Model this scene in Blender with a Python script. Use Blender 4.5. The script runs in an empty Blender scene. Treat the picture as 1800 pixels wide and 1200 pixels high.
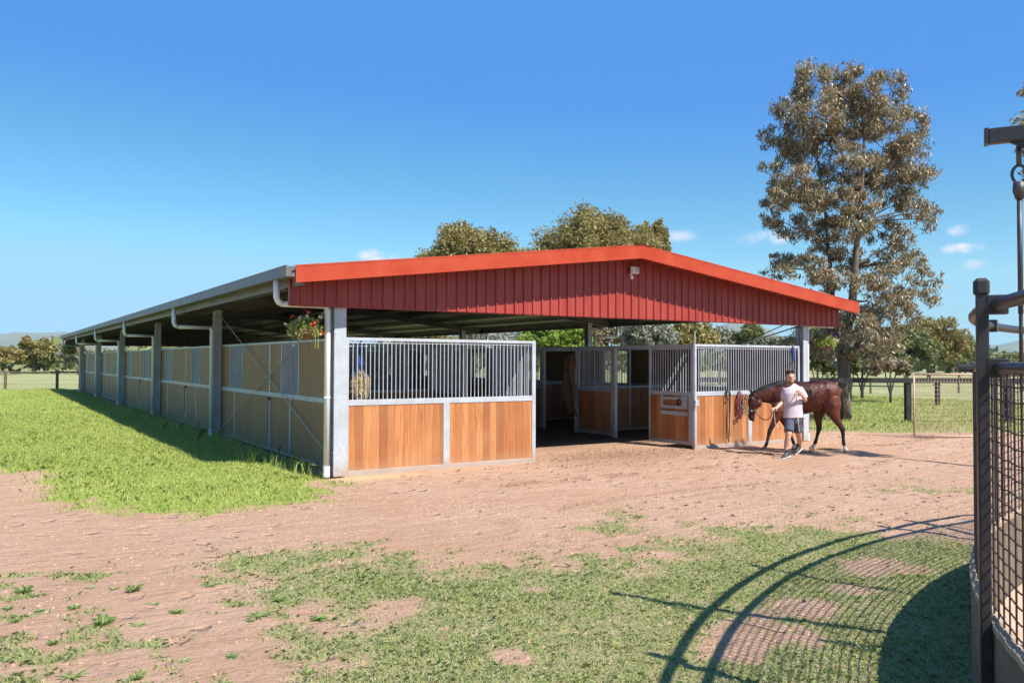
import bpy, bmesh, math, random
import numpy as np
from mathutils import Vector, Matrix
random.seed(7); RNG = np.random.default_rng(11)
HAZE = 6e-5; PI = math.pi; rad = math.radians
SC = bpy.context.scene
COL = SC.collection

# ------------------------------------------------------------------ camera
FPX = 1446.09; YAW = rad(32.614); PITCH = rad(1.376); ROLL = rad(0.182)
CAM = np.array([-4.752, -12.241, 1.78])
FW = np.array([math.sin(YAW)*math.cos(PITCH), math.cos(YAW)*math.cos(PITCH), math.sin(PITCH)])
R0 = np.array([math.cos(YAW), -math.sin(YAW), 0.0]); U0 = np.cross(R0, FW)
RT = R0*math.cos(ROLL)+U0*math.sin(ROLL); UP = -R0*math.sin(ROLL)+U0*math.cos(ROLL)
FH = np.array([math.sin(YAW), math.cos(YAW), 0.0])
def ray(px, py): return FW+RT*(px-900)/FPX-UP*(py-600)/FPX
def at(px, py, d): return CAM+ray(px, py)*d            # survey helper: a point d metres in front
def G(px, py):                                        # survey helper: a point on the ground
    r = ray(px, py); return (CAM+r*(-CAM[2]/r[2]))[:2]
cd = bpy.data.cameras.new('camera'); cam = bpy.data.objects.new('camera', cd); COL.objects.link(cam)
cd.sensor_width = 36; cd.lens = FPX/1800*36; cd.clip_start = 0.05; cd.clip_end = 20000
M = Matrix(((RT[0], UP[0], -FW[0], CAM[0]), (RT[1], UP[1], -FW[1], CAM[1]), (RT[2], UP[2], -FW[2], CAM[2]), (0, 0, 0, 1)))
cam.matrix_world = M
SC.camera = cam

# ------------------------------------------------------------------ light
SUN = Vector((0.20, -0.82, 1.0)).normalized()
sl = bpy.data.lights.new('sun', 'SUN'); sl.energy = 5.0; sl.angle = rad(0.53); sl.color = (1.0, 0.955, 0.88)
so = bpy.data.objects.new('sun', sl); COL.objects.link(so)
so.rotation_euler = SUN.to_track_quat('Z', 'Y').to_euler(); so.location = (0, -30, 40)
W = bpy.data.worlds.new('World'); SC.world = W; W.use_nodes = True
nt = W.node_tree; nt.nodes.clear()
def N(nt, t, **kw):
    n = nt.nodes.new(t)
    for k, v in kw.items():
        if k in n.inputs.keys(): n.inputs[k].default_value = v
        else: setattr(n, k, v)
    return n
def math_(nt, op, a, b=None, c=None, clamp=False):
    n = nt.nodes.new('ShaderNodeMath'); n.operation = op; n.use_clamp = clamp
    for i, v in enumerate((a, b, c)):
        if v is None: continue
        if isinstance(v, (int, float)): n.inputs[i].default_value = v
        else: nt.links.new(v, n.inputs[i])
    return n.outputs[0]
def mixc(nt, fac, a, b, mode='MIX'):
    n = nt.nodes.new('ShaderNodeMix'); n.data_type = 'RGBA'; n.blend_type = mode
    for i, v in ((0, fac), (6, a), (7, b)):
        if isinstance(v, (int, float)): n.inputs[i].default_value = v
        elif isinstance(v, tuple): n.inputs[i].default_value = (*v[:3], 1)
        else: nt.links.new(v, n.inputs[i])
    return n.outputs[2]
def maprange(nt, v, a, b, c=0.0, d=1.0, smooth=False):
    n = nt.nodes.new('ShaderNodeMapRange'); n.clamp = True
    if smooth: n.interpolation_type = 'SMOOTHSTEP'
    nt.links.new(v, n.inputs[0])
    for i, x in enumerate((a, b, c, d)): n.inputs[i+1].default_value = x
    return n.outputs[0]
sky = N(nt, 'ShaderNodeTexSky', sky_type='NISHITA', sun_disc=False, sun_elevation=math.asin(SUN.z), sun_rotation=PI-0.239,
        air_density=1.0, dust_density=0.3, ozone_density=2.2, altitude=200)
hs = N(nt, 'ShaderNodeHueSaturation', Saturation=1.32, Hue=0.492, Value=1.25); nt.links.new(sky.outputs[0], hs.inputs['Color'])
tc = N(nt, 'ShaderNodeTexCoord'); col = mixc(nt, 1.0, mixc(nt, 1.0, hs.outputs[0], (.80, 1.0, 1.04), 'MULTIPLY'), (3.1, 6.3, 10.0), 'DARKEN'); col = mixc(nt, 1.0, col, (.72, 2.75, 7.2), 'LIGHTEN')
nz = N(nt, 'ShaderNodeTexNoise', Scale=38.0, Detail=6.0, Roughness=0.6); nt.links.new(tc.outputs['Generated'], nz.inputs['Vector'])
for (px, py, w, h, s) in ((665, 449, 44, 14, .55), (1352, 418, 60, 16, .26), (1195, 415, 40, 14, .2), (1684, 404, 20, 12, .35), (1690, 437, 36, 11, .5), (1712, 464, 20, 10, .25), (60, 605, 260, 14, .25)):
    d = ray(px, py); d = d/np.linalg.norm(d)
    sb = N(nt, 'ShaderNodeVectorMath', operation='SUBTRACT'); nt.links.new(tc.outputs['Generated'], sb.inputs[0]); sb.inputs[1].default_value = d
    ml = N(nt, 'ShaderNodeVectorMath', operation='MULTIPLY'); nt.links.new(sb.outputs[0], ml.inputs[0]); ml.inputs[1].default_value = (FPX/w, FPX/w, FPX/h)
    ln = N(nt, 'ShaderNodeVectorMath', operation='LENGTH'); nt.links.new(ml.outputs[0], ln.inputs[0])
    m = maprange(nt, ln.outputs['Value'], 1.0, 0.2, 0, 1, True)
    m2 = math_(nt, 'MULTIPLY', m, maprange(nt, nz.outputs[0], .36, .62))
    col = mixc(nt, math_(nt, 'MULTIPLY', m2, s*3.2, clamp=True), col, (8.0, 8.0, 9.2))
bg = N(nt, 'ShaderNodeBackground', Strength=0.068); nt.links.new(col, bg.inputs[0])
wo = N(nt, 'ShaderNodeOutputWorld'); nt.links.new(bg.outputs[0], wo.inputs[0])
SC.view_settings.view_transform = 'Standard'; SC.view_settings.look = 'None'
SC.view_settings.exposure = 0.78; SC.view_settings.gamma = 1.0

# ------------------------------------------------------------------ materials
def mat(name, color, rough=0.6, metal=0.0, spec=0.5):
    m = bpy.data.materials.new(name); m.use_nodes = True
    b = m.node_tree.nodes['Principled BSDF']
    b.inputs['Base Color'].default_value = (*color, 1); b.inputs['Roughness'].default_value = rough
    b.inputs['Metallic'].default_value = metal; b.inputs['Specular IOR Level'].default_value = spec
    return m
def noisy(name, c1, c2, scale=4.0, rough=0.6, metal=0.0, bump=0.0, bscale=None, stretch=(1, 1, 1), detail=6, spec=0.5, lo=.35, hi=.65):
    m = mat(name, c1, rough, metal, spec); t = m.node_tree; b = t.nodes['Principled BSDF']
    tc = N(t, 'ShaderNodeTexCoord'); mp = N(t, 'ShaderNodeMapping'); mp.inputs['Scale'].default_value = stretch
    t.links.new(tc.outputs['Object'], mp.inputs[0])
    n = N(t, 'ShaderNodeTexNoise', Scale=scale, Detail=float(detail), Roughness=0.62); t.links.new(mp.outputs[0], n.inputs['Vector'])
    c = mixc(t, maprange(t, n.outputs[0], lo, hi), c1, c2); t.links.new(c, b.inputs['Base Color'])
    if bump:
        n2 = N(t, 'ShaderNodeTexNoise', Scale=bscale or scale*4, Detail=4.0); t.links.new(mp.outputs[0], n2.inputs['Vector'])
        bp = N(t, 'ShaderNodeBump', Strength=bump, Distance=0.01); t.links.new(n2.outputs[0], bp.inputs['Height']); t.links.new(bp.outputs[0], b.inputs['Normal'])
    return m
def galv():
    m = mat('galvanised_steel', (.6, .63, .66), .42, .15); t = m.node_tree; b = t.nodes['Principled BSDF']
    tc = N(t, 'ShaderNodeTexCoord')
    v = N(t, 'ShaderNodeTexVoronoi', Scale=45.0); t.links.new(tc.outputs['Object'], v.inputs['Vector'])
    n = N(t, 'ShaderNodeTexNoise', Scale=2.5, Detail=6.0); t.links.new(tc.outputs['Object'], n.inputs['Vector'])
    bw = N(t, 'ShaderNodeSeparateColor'); t.links.new(v.outputs['Color'], bw.inputs[0])
    c = mixc(t, bw.outputs[0], (.40, .43, .465), (.49, .515, .55))
    c = mixc(t, maprange(t, n.outputs[0], .45, .72, 0, .6), c, (.30, .31, .32))
    # splash dirt near the ground
    sp = N(t, 'ShaderNodeSeparateXYZ'); t.links.new(tc.outputs['Object'], sp.inputs[0])
    dz = math_(t, 'ADD', sp.outputs[2], math_(t, 'MULTIPLY', n.outputs[0], -.22))
    c = mixc(t, maprange(t, dz, .16, -.08, 0, .65), c, (.38, .25, .16))
    t.links.new(c, b.inputs['Base Color'])
    t.links.new(maprange(t, bw.outputs[1], 0, 1, .34, .52), b.inputs['Roughness'])
    return m
def timber(name='hardwood_boards', cA=(.30, .105, .030), cB=(.46, .175, .055), cC=(.58, .25, .09), dk=(.22, .078, .027), lt=(.60, .34, .18)):
    m = mat(name, cB, .55); t = m.node_tree; b = t.nodes['Principled BSDF']
    tc = N(t, 'ShaderNodeTexCoord'); sp = N(t, 'ShaderNodeSeparateXYZ'); t.links.new(tc.outputs['Object'], sp.inputs[0])
    u = math_(t, 'DIVIDE', math_(t, 'ADD', sp.outputs[0], sp.outputs[1]), 0.137)
    fl = math_(t, 'FLOOR', u); fr = math_(t, 'FRACT', u)
    wn = N(t, 'ShaderNodeTexWhiteNoise', noise_dimensions='1D'); t.links.new(fl, wn.inputs['W'])
    cb = N(t, 'ShaderNodeCombineXYZ'); t.links.new(math_(t, 'MULTIPLY', u, 3.2), cb.inputs[0]); t.links.new(math_(t, 'MULTIPLY', sp.outputs[2], .55), cb.inputs[2])
    t.links.new(math_(t, 'MULTIPLY', wn.outputs[0], 31.), cb.inputs[1])
    g = N(t, 'ShaderNodeTexNoise', Scale=3.0, Detail=8.0, Roughness=.68, Distortion=.5); t.links.new(cb.outputs[0], g.inputs['Vector'])
    cr = N(t, 'ShaderNodeValToRGB'); e = cr.color_ramp.elements
    e[0].position = .0; e[0].color = (*cA, 1); e[1].position = 1; e[1].color = (*cC, 1)
    e2 = cr.color_ramp.elements.new(.5); e2.color = (*cB, 1)
    t.links.new(wn.outputs[0], cr.inputs[0])
    c = mixc(t, maprange(t, g.outputs[0], .40, .66, 0, .9), cr.outputs[0], dk)
    wn2 = N(t, 'ShaderNodeTexNoise', Scale=1.3, Detail=3.0); t.links.new(tc.outputs['Object'], wn2.inputs['Vector'])
    c = mixc(t, maprange(t, wn2.outputs[0], .48, .78, 0, .22), c, lt)
    edge = math_(t, 'LESS_THAN', fr, .05)
    c = mixc(t, math_(t, 'MULTIPLY', edge, .6), c, (.12, .045, .018))
    dz = math_(t, 'ADD', sp.outputs[2], math_(t, 'MULTIPLY', g.outputs[0], -.25))
    c = mixc(t, maprange(t, dz, .12, -.10, 0, .4), c, (.40, .25, .15))
    t.links.new(c, b.inputs['Base Color'])
    bp = N(t, 'ShaderNodeBump', Strength=.5, Distance=.004)
    t.links.new(math_(t, 'SUBTRACT', math_(t, 'MULTIPLY', g.outputs[0], .4), edge), bp.inputs['Height']); t.links.new(bp.outputs[0], b.inputs['Normal'])
    return m
def leafmat(name, cols, trans=.3, rough=.5):
    m = mat(name, cols[0], rough, 0, .35); t = m.node_tree; b = t.nodes['Principled BSDF']
    ge = N(t, 'ShaderNodeNewGeometry'); cr = N(t, 'ShaderNodeValToRGB'); cr.color_ramp.interpolation = 'LINEAR'
    el = cr.color_ramp.elements
    while len(el) < len(cols): el.new(.5)
    for i, c in enumerate(cols): el[i].position = i/(len(cols)-1); el[i].color = (*c, 1)
    t.links.new(ge.outputs['Random Per Island'], cr.inputs[0]); t.links.new(cr.outputs[0], b.inputs['Base Color'])
    tr = N(t, 'ShaderNodeBsdfTranslucent'); t.links.new(cr.outputs[0], tr.inputs[0])
    mx = N(t, 'ShaderNodeMixShader'); mx.inputs[0].default_value = trans
    o = t.nodes['Material Output']; t.links.new(b.outputs[0], mx.inputs[1]); t.links.new(tr.outputs[0], mx.inputs[2]); t.links.new(mx.outputs[0], o.inputs[0])
    return m
MT = {}
MT['galv'] = galv(); MT['timber'] = timber(); MT['sidetimber'] = timber('side_wall_boards', (.30, .150, .050), (.345, .175, .058), (.39, .205, .072), (.16, .09, .038), (.33, .22, .10))  # side-wall boards take a duller, less red brown than the other panels
MT['red'] = noisy('red_steel', (.35, .034, .008), (.40, .056, .018), 2.5, .42, spec=.4)
MT['redsheet'] = noisy('red_cladding', (.26, .029, .020), (.33, .050, .036), 2.2, .42, spec=.5, stretch=(2.5, 2.5, .35))
MT['zinc'] = noisy('zinc_sheet', (.11, .11, .095), (.15, .15, .135), 2.0, .45, .5)
MT['purlin'] = noisy('purlin_steel', (.20, .205, .20), (.27, .27, .265), 3.0, .4, .5)
MT['beam'] = noisy('primed_beam', (.11, .115, .12), (.15, .155, .16), 3.0, .6)
MT['gutter'] = noisy('gutter_steel', (.13, .115, .105), (.18, .16, .15), 2.0, .45, .2)
MT['pipe'] = noisy('pale_pvc', (.68, .69, .67), (.76, .76, .73), 3.0, .45)
MT['white'] = mat('white_lamp_case', (.75, .75, .73), .4)
MT['lens'] = mat('lamp_lens', (.5, .52, .5), .15)
MT['black'] = noisy('black_paint', (.016, .015, .014), (.035, .032, .03), 6, .55)
MT['blackfence'] = noisy('black_timber', (.012, .011, .010), (.03, .027, .024), 6, .8)
MT['brownfence'] = noisy('weathered_timber', (.09, .07, .045), (.15, .12, .08), 6, .85)
MT['penpaint'] = noisy('grey_brown_pen_paint', (.030, .027, .028), (.055, .05, .05), 9, .38, .3)
MT['wire'] = noisy('rusty_wire', (.05, .035, .035), (.10, .065, .05), 12, .5, .4)
MT['rubber'] = noisy('dusty_rubber_belt', (.26, .18, .12), (.38, .27, .18), 7, .85)
MT['pinkgate'] = noisy('faded_pink_paint', (.42, .27, .20), (.50, .35, .27), 6, .6)
MT['rod'] = noisy('dull_steel_rod', (.06, .055, .055), (.11, .10, .10), 8, .5, .6)
MT['bark'] = noisy('bark', (.09, .065, .05), (.19, .15, .12), 5, .9, bump=.6, stretch=(3, 3, .6))
MT['palebark'] = noisy('pale_bark', (.22, .18, .15), (.36, .31, .27), 4, .9, stretch=(3, 3, .6))
MT['straw'] = leafmat('straw', [(.5, .38, .17), (.7, .55, .28), (.62, .47, .22)], .15, .7)
MT['chip'] = leafmat('dark_chips', [(.10, .055, .035), (.22, .12, .07), (.36, .21, .13), (.28, .16, .10)], .0, .9)

# ------------------------------------------------------------------ builders
class MB:
    def __init__(s): s.v = []; s.f = []
    def add(s, vs, fs):
        o = len(s.v); s.v += [tuple(map(float, v)) for v in vs]; s.f += [tuple(i+o for i in f) for f in fs]; return s
    def box(s, x0, x1, y0, y1, z0, z1):
        vs = [(x, y, z) for x in (x0, x1) for y in (y0, y1) for z in (z0, z1)]
        return s.add(vs, [(0, 1, 3, 2), (4, 6, 7, 5), (0, 4, 5, 1), (2, 3, 7, 6), (0, 2, 6, 4), (1, 5, 7, 3)])
    def beam(s, a, b, w, h, up=(0, 0, 1)):
        a = Vector(a); b = Vector(b); t = (b-a).normalized(); u = Vector(up)
        sd = t.cross(u)
        if sd.length < 1e-4: sd = t.cross(Vector((1, 0, 0)))
        sd.normalize(); u = sd.cross(t).normalized(); vs = []
        for p in (a, b):
            for i, j in ((-1, -1), (1, -1), (1, 1), (-1, 1)): vs.append(p+sd*(i*w/2)+u*(j*h/2))
        return s.add(vs, [(3, 2, 1, 0), (4, 5, 6, 7), (0, 1, 5, 4), (1, 2, 6, 5), (2, 3, 7, 6), (3, 0, 4, 7)])
    def tube(s, pts, r, n=8, closed=False, rr=None):
        pts = [Vector(p) for p in pts]; k = len(pts); vs = []; ref = None
        for i, p in enumerate(pts):
            a = pts[(i-1) % k] if (closed or i) else p; b = pts[(i+1) % k] if (closed or i < k-1) else p
            t = (b-a).normalized()
            if ref is None:
                ref = Vector((0, 0, 1)) if abs(t.z) < .9 else Vector((1, 0, 0))
            sd = t.cross(ref)
            if sd.length < 1e-3: ref = Vector((1, 0, 0)) if abs(t.x) < .9 else Vector((0, 1, 0)); sd = t.cross(ref)
            sd.normalize(); u = sd.cross(t); ref = u if not closed else ref
            q = rr[i] if rr else r
            for j in range(n):
                g = 2*PI*(j+.5)/n; vs.append(p+sd*(math.cos(g)*q)+u*(math.sin(g)*q))
        fs = []
        for i in range(k if closed else k-1):
            for j in range(n):
                a0 = i*n+j; a1 = i*n+(j+1) % n; b0 = ((i+1) % k)*n+j; b1 = ((i+1) % k)*n+(j+1) % n
                fs.append((a0, a1, b1, b0))
        if not closed: fs += [tuple(range(n))[::-1], tuple(range((k-1)*n, k*n))]
        return s.add(vs, fs)
    def lathe(s, c, prof, n=16):
        vs = []; fs = []
        for r, z in prof:
            for j in range(n):
                g = 2*PI*j/n; vs.append((c[0]+r*math.cos(g), c[1]+r*math.sin(g), c[2]+z))
        for i in range(len(prof)-1):
            for j in range(n): fs.append((i*n+j, i*n+(j+1) % n, (i+1)*n+(j+1) % n, (i+1)*n+j))
        return s.add(vs, fs)
    def build(s, name, m, parent=None, smooth=False, loc=None, bevel=0):
        me = bpy.data.meshes.new(name); me.from_pydata(s.v, [], s.f); me.update()
        if smooth: me.shade_smooth()
        me.materials.append(m if not isinstance(m, str) else MT[m])
        o = bpy.data.objects.new(name, me); COL.objects.link(o)
        if loc is not None: o.location = loc
        if parent is not None: o.parent = parent
        if bevel:
            b = o.modifiers.new('bevel', 'BEVEL'); b.width = bevel; b.segments = 1; b.limit_method = 'ANGLE'
        return o
def tag(o, label=None, cat=None, group=None, kind=None):
    if label: o['label'] = label
    if cat: o['category'] = cat
    if group: o['group'] = group
    if kind: o['kind'] = kind
    return o
def empty(name, loc, rz=0, label=None, cat=None, group=None):
    o = bpy.data.objects.new(name, None); COL.objects.link(o); o.location = loc; o.rotation_euler = (0, 0, rz); o.empty_display_size = .3
    return tag(o, label, cat, group)
def np_mesh(name, V, F, m, parent=None, smooth=False):
    """V Nx3, F Mxk array of equal-length faces"""
    me = bpy.data.meshes.new(name); k = F.shape[1]
    me.vertices.add(len(V)); me.vertices.foreach_set('co', np.asarray(V, dtype=np.float32).ravel())
    me.loops.add(F.size); me.loops.foreach_set('vertex_index', F.astype(np.int32).ravel())
    me.polygons.add(len(F)); me.polygons.foreach_set('loop_start', np.arange(0, F.size, k, dtype=np.int32))
    me.update(calc_edges=True); me.validate()
    if smooth: me.shade_smooth()
    me.materials.append(m if not isinstance(m, str) else MT[m])
    o = bpy.data.objects.new(name, me); COL.objects.link(o)
    if parent is not None: o.parent = parent
    return o
def copy_tree(o, parent=None):
    c = o.copy(); COL.objects.link(c)
    if parent is not None: c.parent = parent
    for ch in list(o.children): copy_tree(ch, c)
    return c
# value noise in numpy
_T = np.random.default_rng(3).random((256, 256))
def vn(x, y):
    x = np.asarray(x, float); y = np.asarray(y, float)
    xi = np.floor(x).astype(int); yi = np.floor(y).astype(int); fx = x-xi; fy = y-yi
    fx = fx*fx*(3-2*fx); fy = fy*fy*(3-2*fy); a = lambda i, j: _T[(xi+i) & 255, (yi+j) & 255]
    return (a(0, 0)*(1-fx)+a(1, 0)*fx)*(1-fy)+(a(0, 1)*(1-fx)+a(1, 1)*fx)*fy
def fbm(x, y, o=4):
    s = 0; w = .5; t = 0
    for i in range(o): s = s+w*vn(x*2**i+17*i, y*2**i+5*i); t += w; w *= .55
    return s/t
def sdpoly(x, y, P):
    """signed distance, positive inside"""
    P = np.asarray(P, float); n = len(P); d = np.full(np.shape(x), 1e18); ins = np.zeros(np.shape(x), bool)
    for i in range(n):
        a = P[i]; b = P[(i+1) % n]; ex, ey = b-a; wx = x-a[0]; wy = y-a[1]
        t = np.clip((wx*ex+wy*ey)/(ex*ex+ey*ey), 0, 1); d = np.minimum(d, (wx-ex*t)**2+(wy-ey*t)**2)
        c = ((a[1] > y) != (b[1] > y)) & (x < (b[0]-a[0])*(y-a[1])/(b[1]-a[1]+1e-12)+a[0]); ins ^= c
    return np.where(ins, 1, -1)*np.sqrt(d)

# ------------------------------------------------------------------ ground
LUSH = [G(-700, 838), G(0, 842), G(70, 852), G(112, 882), G(200, 903), G(350, 908), G(500, 893), G(583, 878), (-.35, -.15), (0.0, .2), (0.0, 42.0), (-60, 42.0)]
FORE = [G(420, 1320), G(500, 1150), G(600, 1075), G(500, 1045), G(400, 1000), G(560, 968), G(700, 976), G(850, 985), G(950, 972), G(1100, 985), G(1200, 958), G(1260, 925), G(1400, 905), G(1480, 925), G(1590, 938), G(1740, 945), (5.5, -9.2), (2.9, -9.0), (-.5, -10.2), (-2.6, -13.5), (-4, -16), (-9, -16)]
BARE = [(G(1540, 990), .42), (G(1330, 1100), .42), (G(1410, 1060), .3), (G(690, 1065), .3), (G(900, 1150), .15), (G(940, 1035), .1), (G(1500, 1030), .25), (G(1290, 1130), .3)]
SPARSE = [G(820, 985), G(900, 905), G(1060, 870), G(1250, 885), G(1500, 840), G(1720, 820), G(1900, 830), G(1900, 900), G(1560, 905), G(1400, 905), G(1200, 960)]
TUFT = [G(-60, 1320), G(-60, 1010), G(150, 985), G(420, 1000), G(640, 1030), G(620, 1320)]
VERGE = [G(1425, 757), G(1800, 762), G(2300, 760), G(2600, 700), (60, 30), (30, 44), (11.6, 42), (11.5, 3.5)]
def smooth(a, b, x): t = np.clip((x-a)/(b-a), 0, 1); return t*t*(3-2*t)
def trackm(x, y):
    a = np.clip(1-np.abs((y+2.35)-.16*(x-3)-.22*np.sin(x*.9))/.24, 0, 1)*((x > 1.4) & (x < 9.5))
    b = np.clip(1-np.abs((y+1.75)-.10*(x-8)-.15*np.sin(x*1.3+1))/.22, 0, 1)*((x > 6.5) & (x < 16))
    c = np.clip(1-np.abs((y+4.1)-.12*(x-3)-.2*np.sin(x*.7))/.16, 0, 1)*((x > 0) & (x < 9))*.6
    return np.maximum(np.maximum(a, b), c)
def cover(x, y):
    """returns lush, short-turf, far-field, straw masks"""
    x = np.asarray(x, float); y = np.asarray(y, float)
    n1 = fbm(x*1.3, y*1.3)-.5; n2 = fbm(x*5+9, y*5)-.5
    lush = smooth(-.35, .75, sdpoly(x, y, LUSH)+n1*1.1+n2*.9)
    fd = sdpoly(x, y, FORE)
    fore = smooth(-.55, .55, fd+n1*1.6+n2*1.1)*(.74+.26*smooth(-.12, .12, n2+n1*.5))
    for (c, r) in BARE:
        d = np.hypot(x-c[0], y-c[1])/r+n2*.9; fore = fore*(.12+.88*smooth(.55, 1.2, d))
    sp = smooth(-.1, .8, sdpoly(x, y, SPARSE))*smooth(.0, .30, n1+.6*n2)*.6
    tf = smooth(-.1, .3, sdpoly(x, y, TUFT))*smooth(.04, .26, n1*.6+n2)*.75
    vg = smooth(-.2, .5, sdpoly(x, y, VERGE)+n1*.8)
    fore = np.maximum(np.maximum(fore, sp), tf)
    field = np.where(y > 42.0+n1, 1.0, 0.0)
    field = np.maximum(field, np.where((x > 34) | (y > 60) | (x < -50) | (y < -40), 1.0, 0.0))
    field = np.maximum(field, smooth(27, 38, (x*FH[0]+y*FH[1])+15.0-CAM[1]*0)*(x > 11))
    strw = np.clip(1.1-np.hypot((x-.35)/1.0, (y+.28)/.30), 0, 1)
    strw = np.maximum(strw, .5*np.clip(1-np.hypot((x-11.3)/.5, (y+.5)/.5), 0, 1))
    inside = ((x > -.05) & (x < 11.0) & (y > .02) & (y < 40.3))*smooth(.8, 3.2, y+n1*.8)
    mulch = np.clip(1.2-np.hypot((x-5.6)/2.6, (y+.3)/1.3), 0, 1); mulch = np.maximum(mulch, 1.1*trackm(x, y)*(fbm(x*2.6, y*2.6) > .44))
    return lush, np.maximum(fore, vg*.9), field, strw, inside, mulch
def height(x, y):
    return (fbm(x*.35, y*.35)-.5)*.10+(fbm(x*1.7+4, y*1.7)-.5)*.035+(vn(x*9, y*9)-.5)*.010
def mound(x, y): return .13*smooth(-.25, -1.5, np.minimum(x, 0))*smooth(-1.8, 1.5, y)*(1-smooth(30, 60, np.abs(x)))*(x < 0)*(1-smooth(41, 43, y))
def axis(lo, hi, step, far):
    a = list(np.arange(lo, hi, step)); s = step; v = a[-1]
    while v < far: s *= 1.16; v += s; a.append(v)
    s = step; v = a[0]; b = []
    while v > -far: s *= 1.16; v -= s; b.append(v)
    return np.array(b[::-1]+a)
AX = axis(-12, 15, .085, 6000); AY = axis(-11, 5, .075, 6000)
XX, YY = np.meshgrid(AX, AY, indexing='ij'); nx, ny = XX.shape
flat = 1-smooth(60, 300, np.hypot(XX, YY))
nearb = smooth(-.3, .5, sdpoly(XX, YY, [(-.4, -.35), (11.4, -.35), (11.4, 41), (-.4, 41)]))
HZ = height(XX, YY)*flat*(1-.85*nearb)-.01+mound(XX, YY)
V = np.stack([XX.ravel(), YY.ravel(), HZ.ravel()], 1)
idx = np.arange(nx*ny).reshape(nx, ny)
F = np.stack([idx[:-1, :-1], idx[1:, :-1], idx[1:, 1:], idx[:-1, 1:]], -1).reshape(-1, 4)
gm = bpy.data.materials.new('paddock_ground'); gm.use_nodes = True
ground = np_mesh('ground', V, F, gm, smooth=True); tag(ground, kind='structure')
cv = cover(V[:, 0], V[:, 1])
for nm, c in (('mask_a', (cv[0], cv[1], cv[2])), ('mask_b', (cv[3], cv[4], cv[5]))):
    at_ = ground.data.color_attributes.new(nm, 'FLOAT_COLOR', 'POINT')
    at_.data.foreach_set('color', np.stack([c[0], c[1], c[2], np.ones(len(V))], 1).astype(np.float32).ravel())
t = gm.node_tree; b = t.nodes['Principled BSDF']; b.inputs['Roughness'].default_value = .95; b.inputs['Specular IOR Level'].default_value = .1
tc = N(t, 'ShaderNodeTexCoord')
def tn(scale, det=6., rough=.6, dist=0., stretch=None):
    n = N(t, 'ShaderNodeTexNoise', Scale=scale, Detail=det, Roughness=rough, Distortion=dist)
    if stretch:
        mp = N(t, 'ShaderNodeMapping'); mp.inputs['Scale'].default_value = stretch; mp.inputs['Rotation'].default_value = (0, 0, .55); t.links.new(tc.outputs['Object'], mp.inputs[0]); t.links.new(mp.outputs[0], n.inputs['Vector'])
    else: t.links.new(tc.outputs['Object'], n.inputs['Vector'])
    return n.outputs[0]
A = N(t, 'ShaderNodeVertexColor', layer_name='mask_a'); B = N(t, 'ShaderNodeVertexColor', layer_name='mask_b')
sa = N(t, 'ShaderNodeSeparateColor'); t.links.new(A.outputs[0], sa.inputs[0]); sb_ = N(t, 'ShaderNodeSeparateColor'); t.links.new(B.outputs[0], sb_.inputs[0])
nbig = tn(.45, 5); nmid = tn(3.2, 7, .65); nfine = tn(26, 6, .7); ngr = tn(110, 3, .7); nstr = tn(1.6, 6, .7, .6, (1.0, 5.5, 1))
c = mixc(t, maprange(t, nbig, .35, .65), (.53, .315, .20), (.59, .38, .265))
c = mixc(t, maprange(t, nmid, .42, .75, 0, .5), c, (.39, .22, .13))
c = mixc(t, maprange(t, nstr, .50, .72, 0, .5), c, (.34, .195, .115))
c = mixc(t, maprange(t, nfine, .48, .72, 0, .55), c, (.56, .40, .27))
c = mixc(t, maprange(t, nfine, .46, .28, 0, .75), c, (.30, .17, .105))
c = mixc(t, maprange(t, ngr, .62, .75, 0, .5), c, (.6, .47, .37))
c = mixc(t, maprange(t, ngr, .36, .25, 0, .8), c, (.16, .09, .06))
# mulch and churned dirt near the aisle mouth
mul = math_(t, 'MULTIPLY', sb_.outputs[2], maprange(t, nfine, .35, .6)); c = mixc(t, math_(t, 'MULTIPLY', mul, .7), c, (.25, .155, .09))
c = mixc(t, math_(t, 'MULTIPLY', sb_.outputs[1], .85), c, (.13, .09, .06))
c = mixc(t, math_(t, 'MULTIPLY', sb_.outputs[0], maprange(t, nfine, .3, .55)), c, (.66, .50, .27))
# turf
turf = mixc(t, maprange(t, nmid, .4, .65), (.31, .33, .14), (.38, .37, .19)); turf = mixc(t, maprange(t, nfine, .45, .65, 0, .7), turf, (.34, .29, .14))
tm = math_(t, 'MULTIPLY', maprange(t, math_(t, 'ADD', sa.outputs[1], math_(t, 'MULTIPLY', math_(t, 'SUBTRACT', nfine, .5), 1.1)), .25, .62), .80)
c = mixc(t, tm, c, turf)
lu = mixc(t, maprange(t, nmid, .35, .65), (.27, .34, .06), (.37, .42, .10))
c = mixc(t, maprange(t, math_(t, 'ADD', sa.outputs[0], math_(t, 'MULTIPLY', math_(t, 'SUBTRACT', nfine, .5), .8)), .3, .6), c, lu)
ff = tn(.05, 6); fi = mixc(t, maprange(t, ff, .4, .62), (.30, .30, .13), (.40, .35, .20)); fi = mixc(t, maprange(t, nbig, .42, .66, 0, .55), fi, (.17, .24, .07))
c = mixc(t, sa.outputs[2], c, fi)
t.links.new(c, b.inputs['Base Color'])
hgt = math_(t, 'ADD', math_(t, 'MULTIPLY', nfine, 1.0), math_(t, 'ADD', math_(t, 'MULTIPLY', ngr, .35), math_(t, 'MULTIPLY', nstr, 1.6)))
vo = N(t, 'ShaderNodeTexVoronoi', Scale=3.6); 
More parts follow.
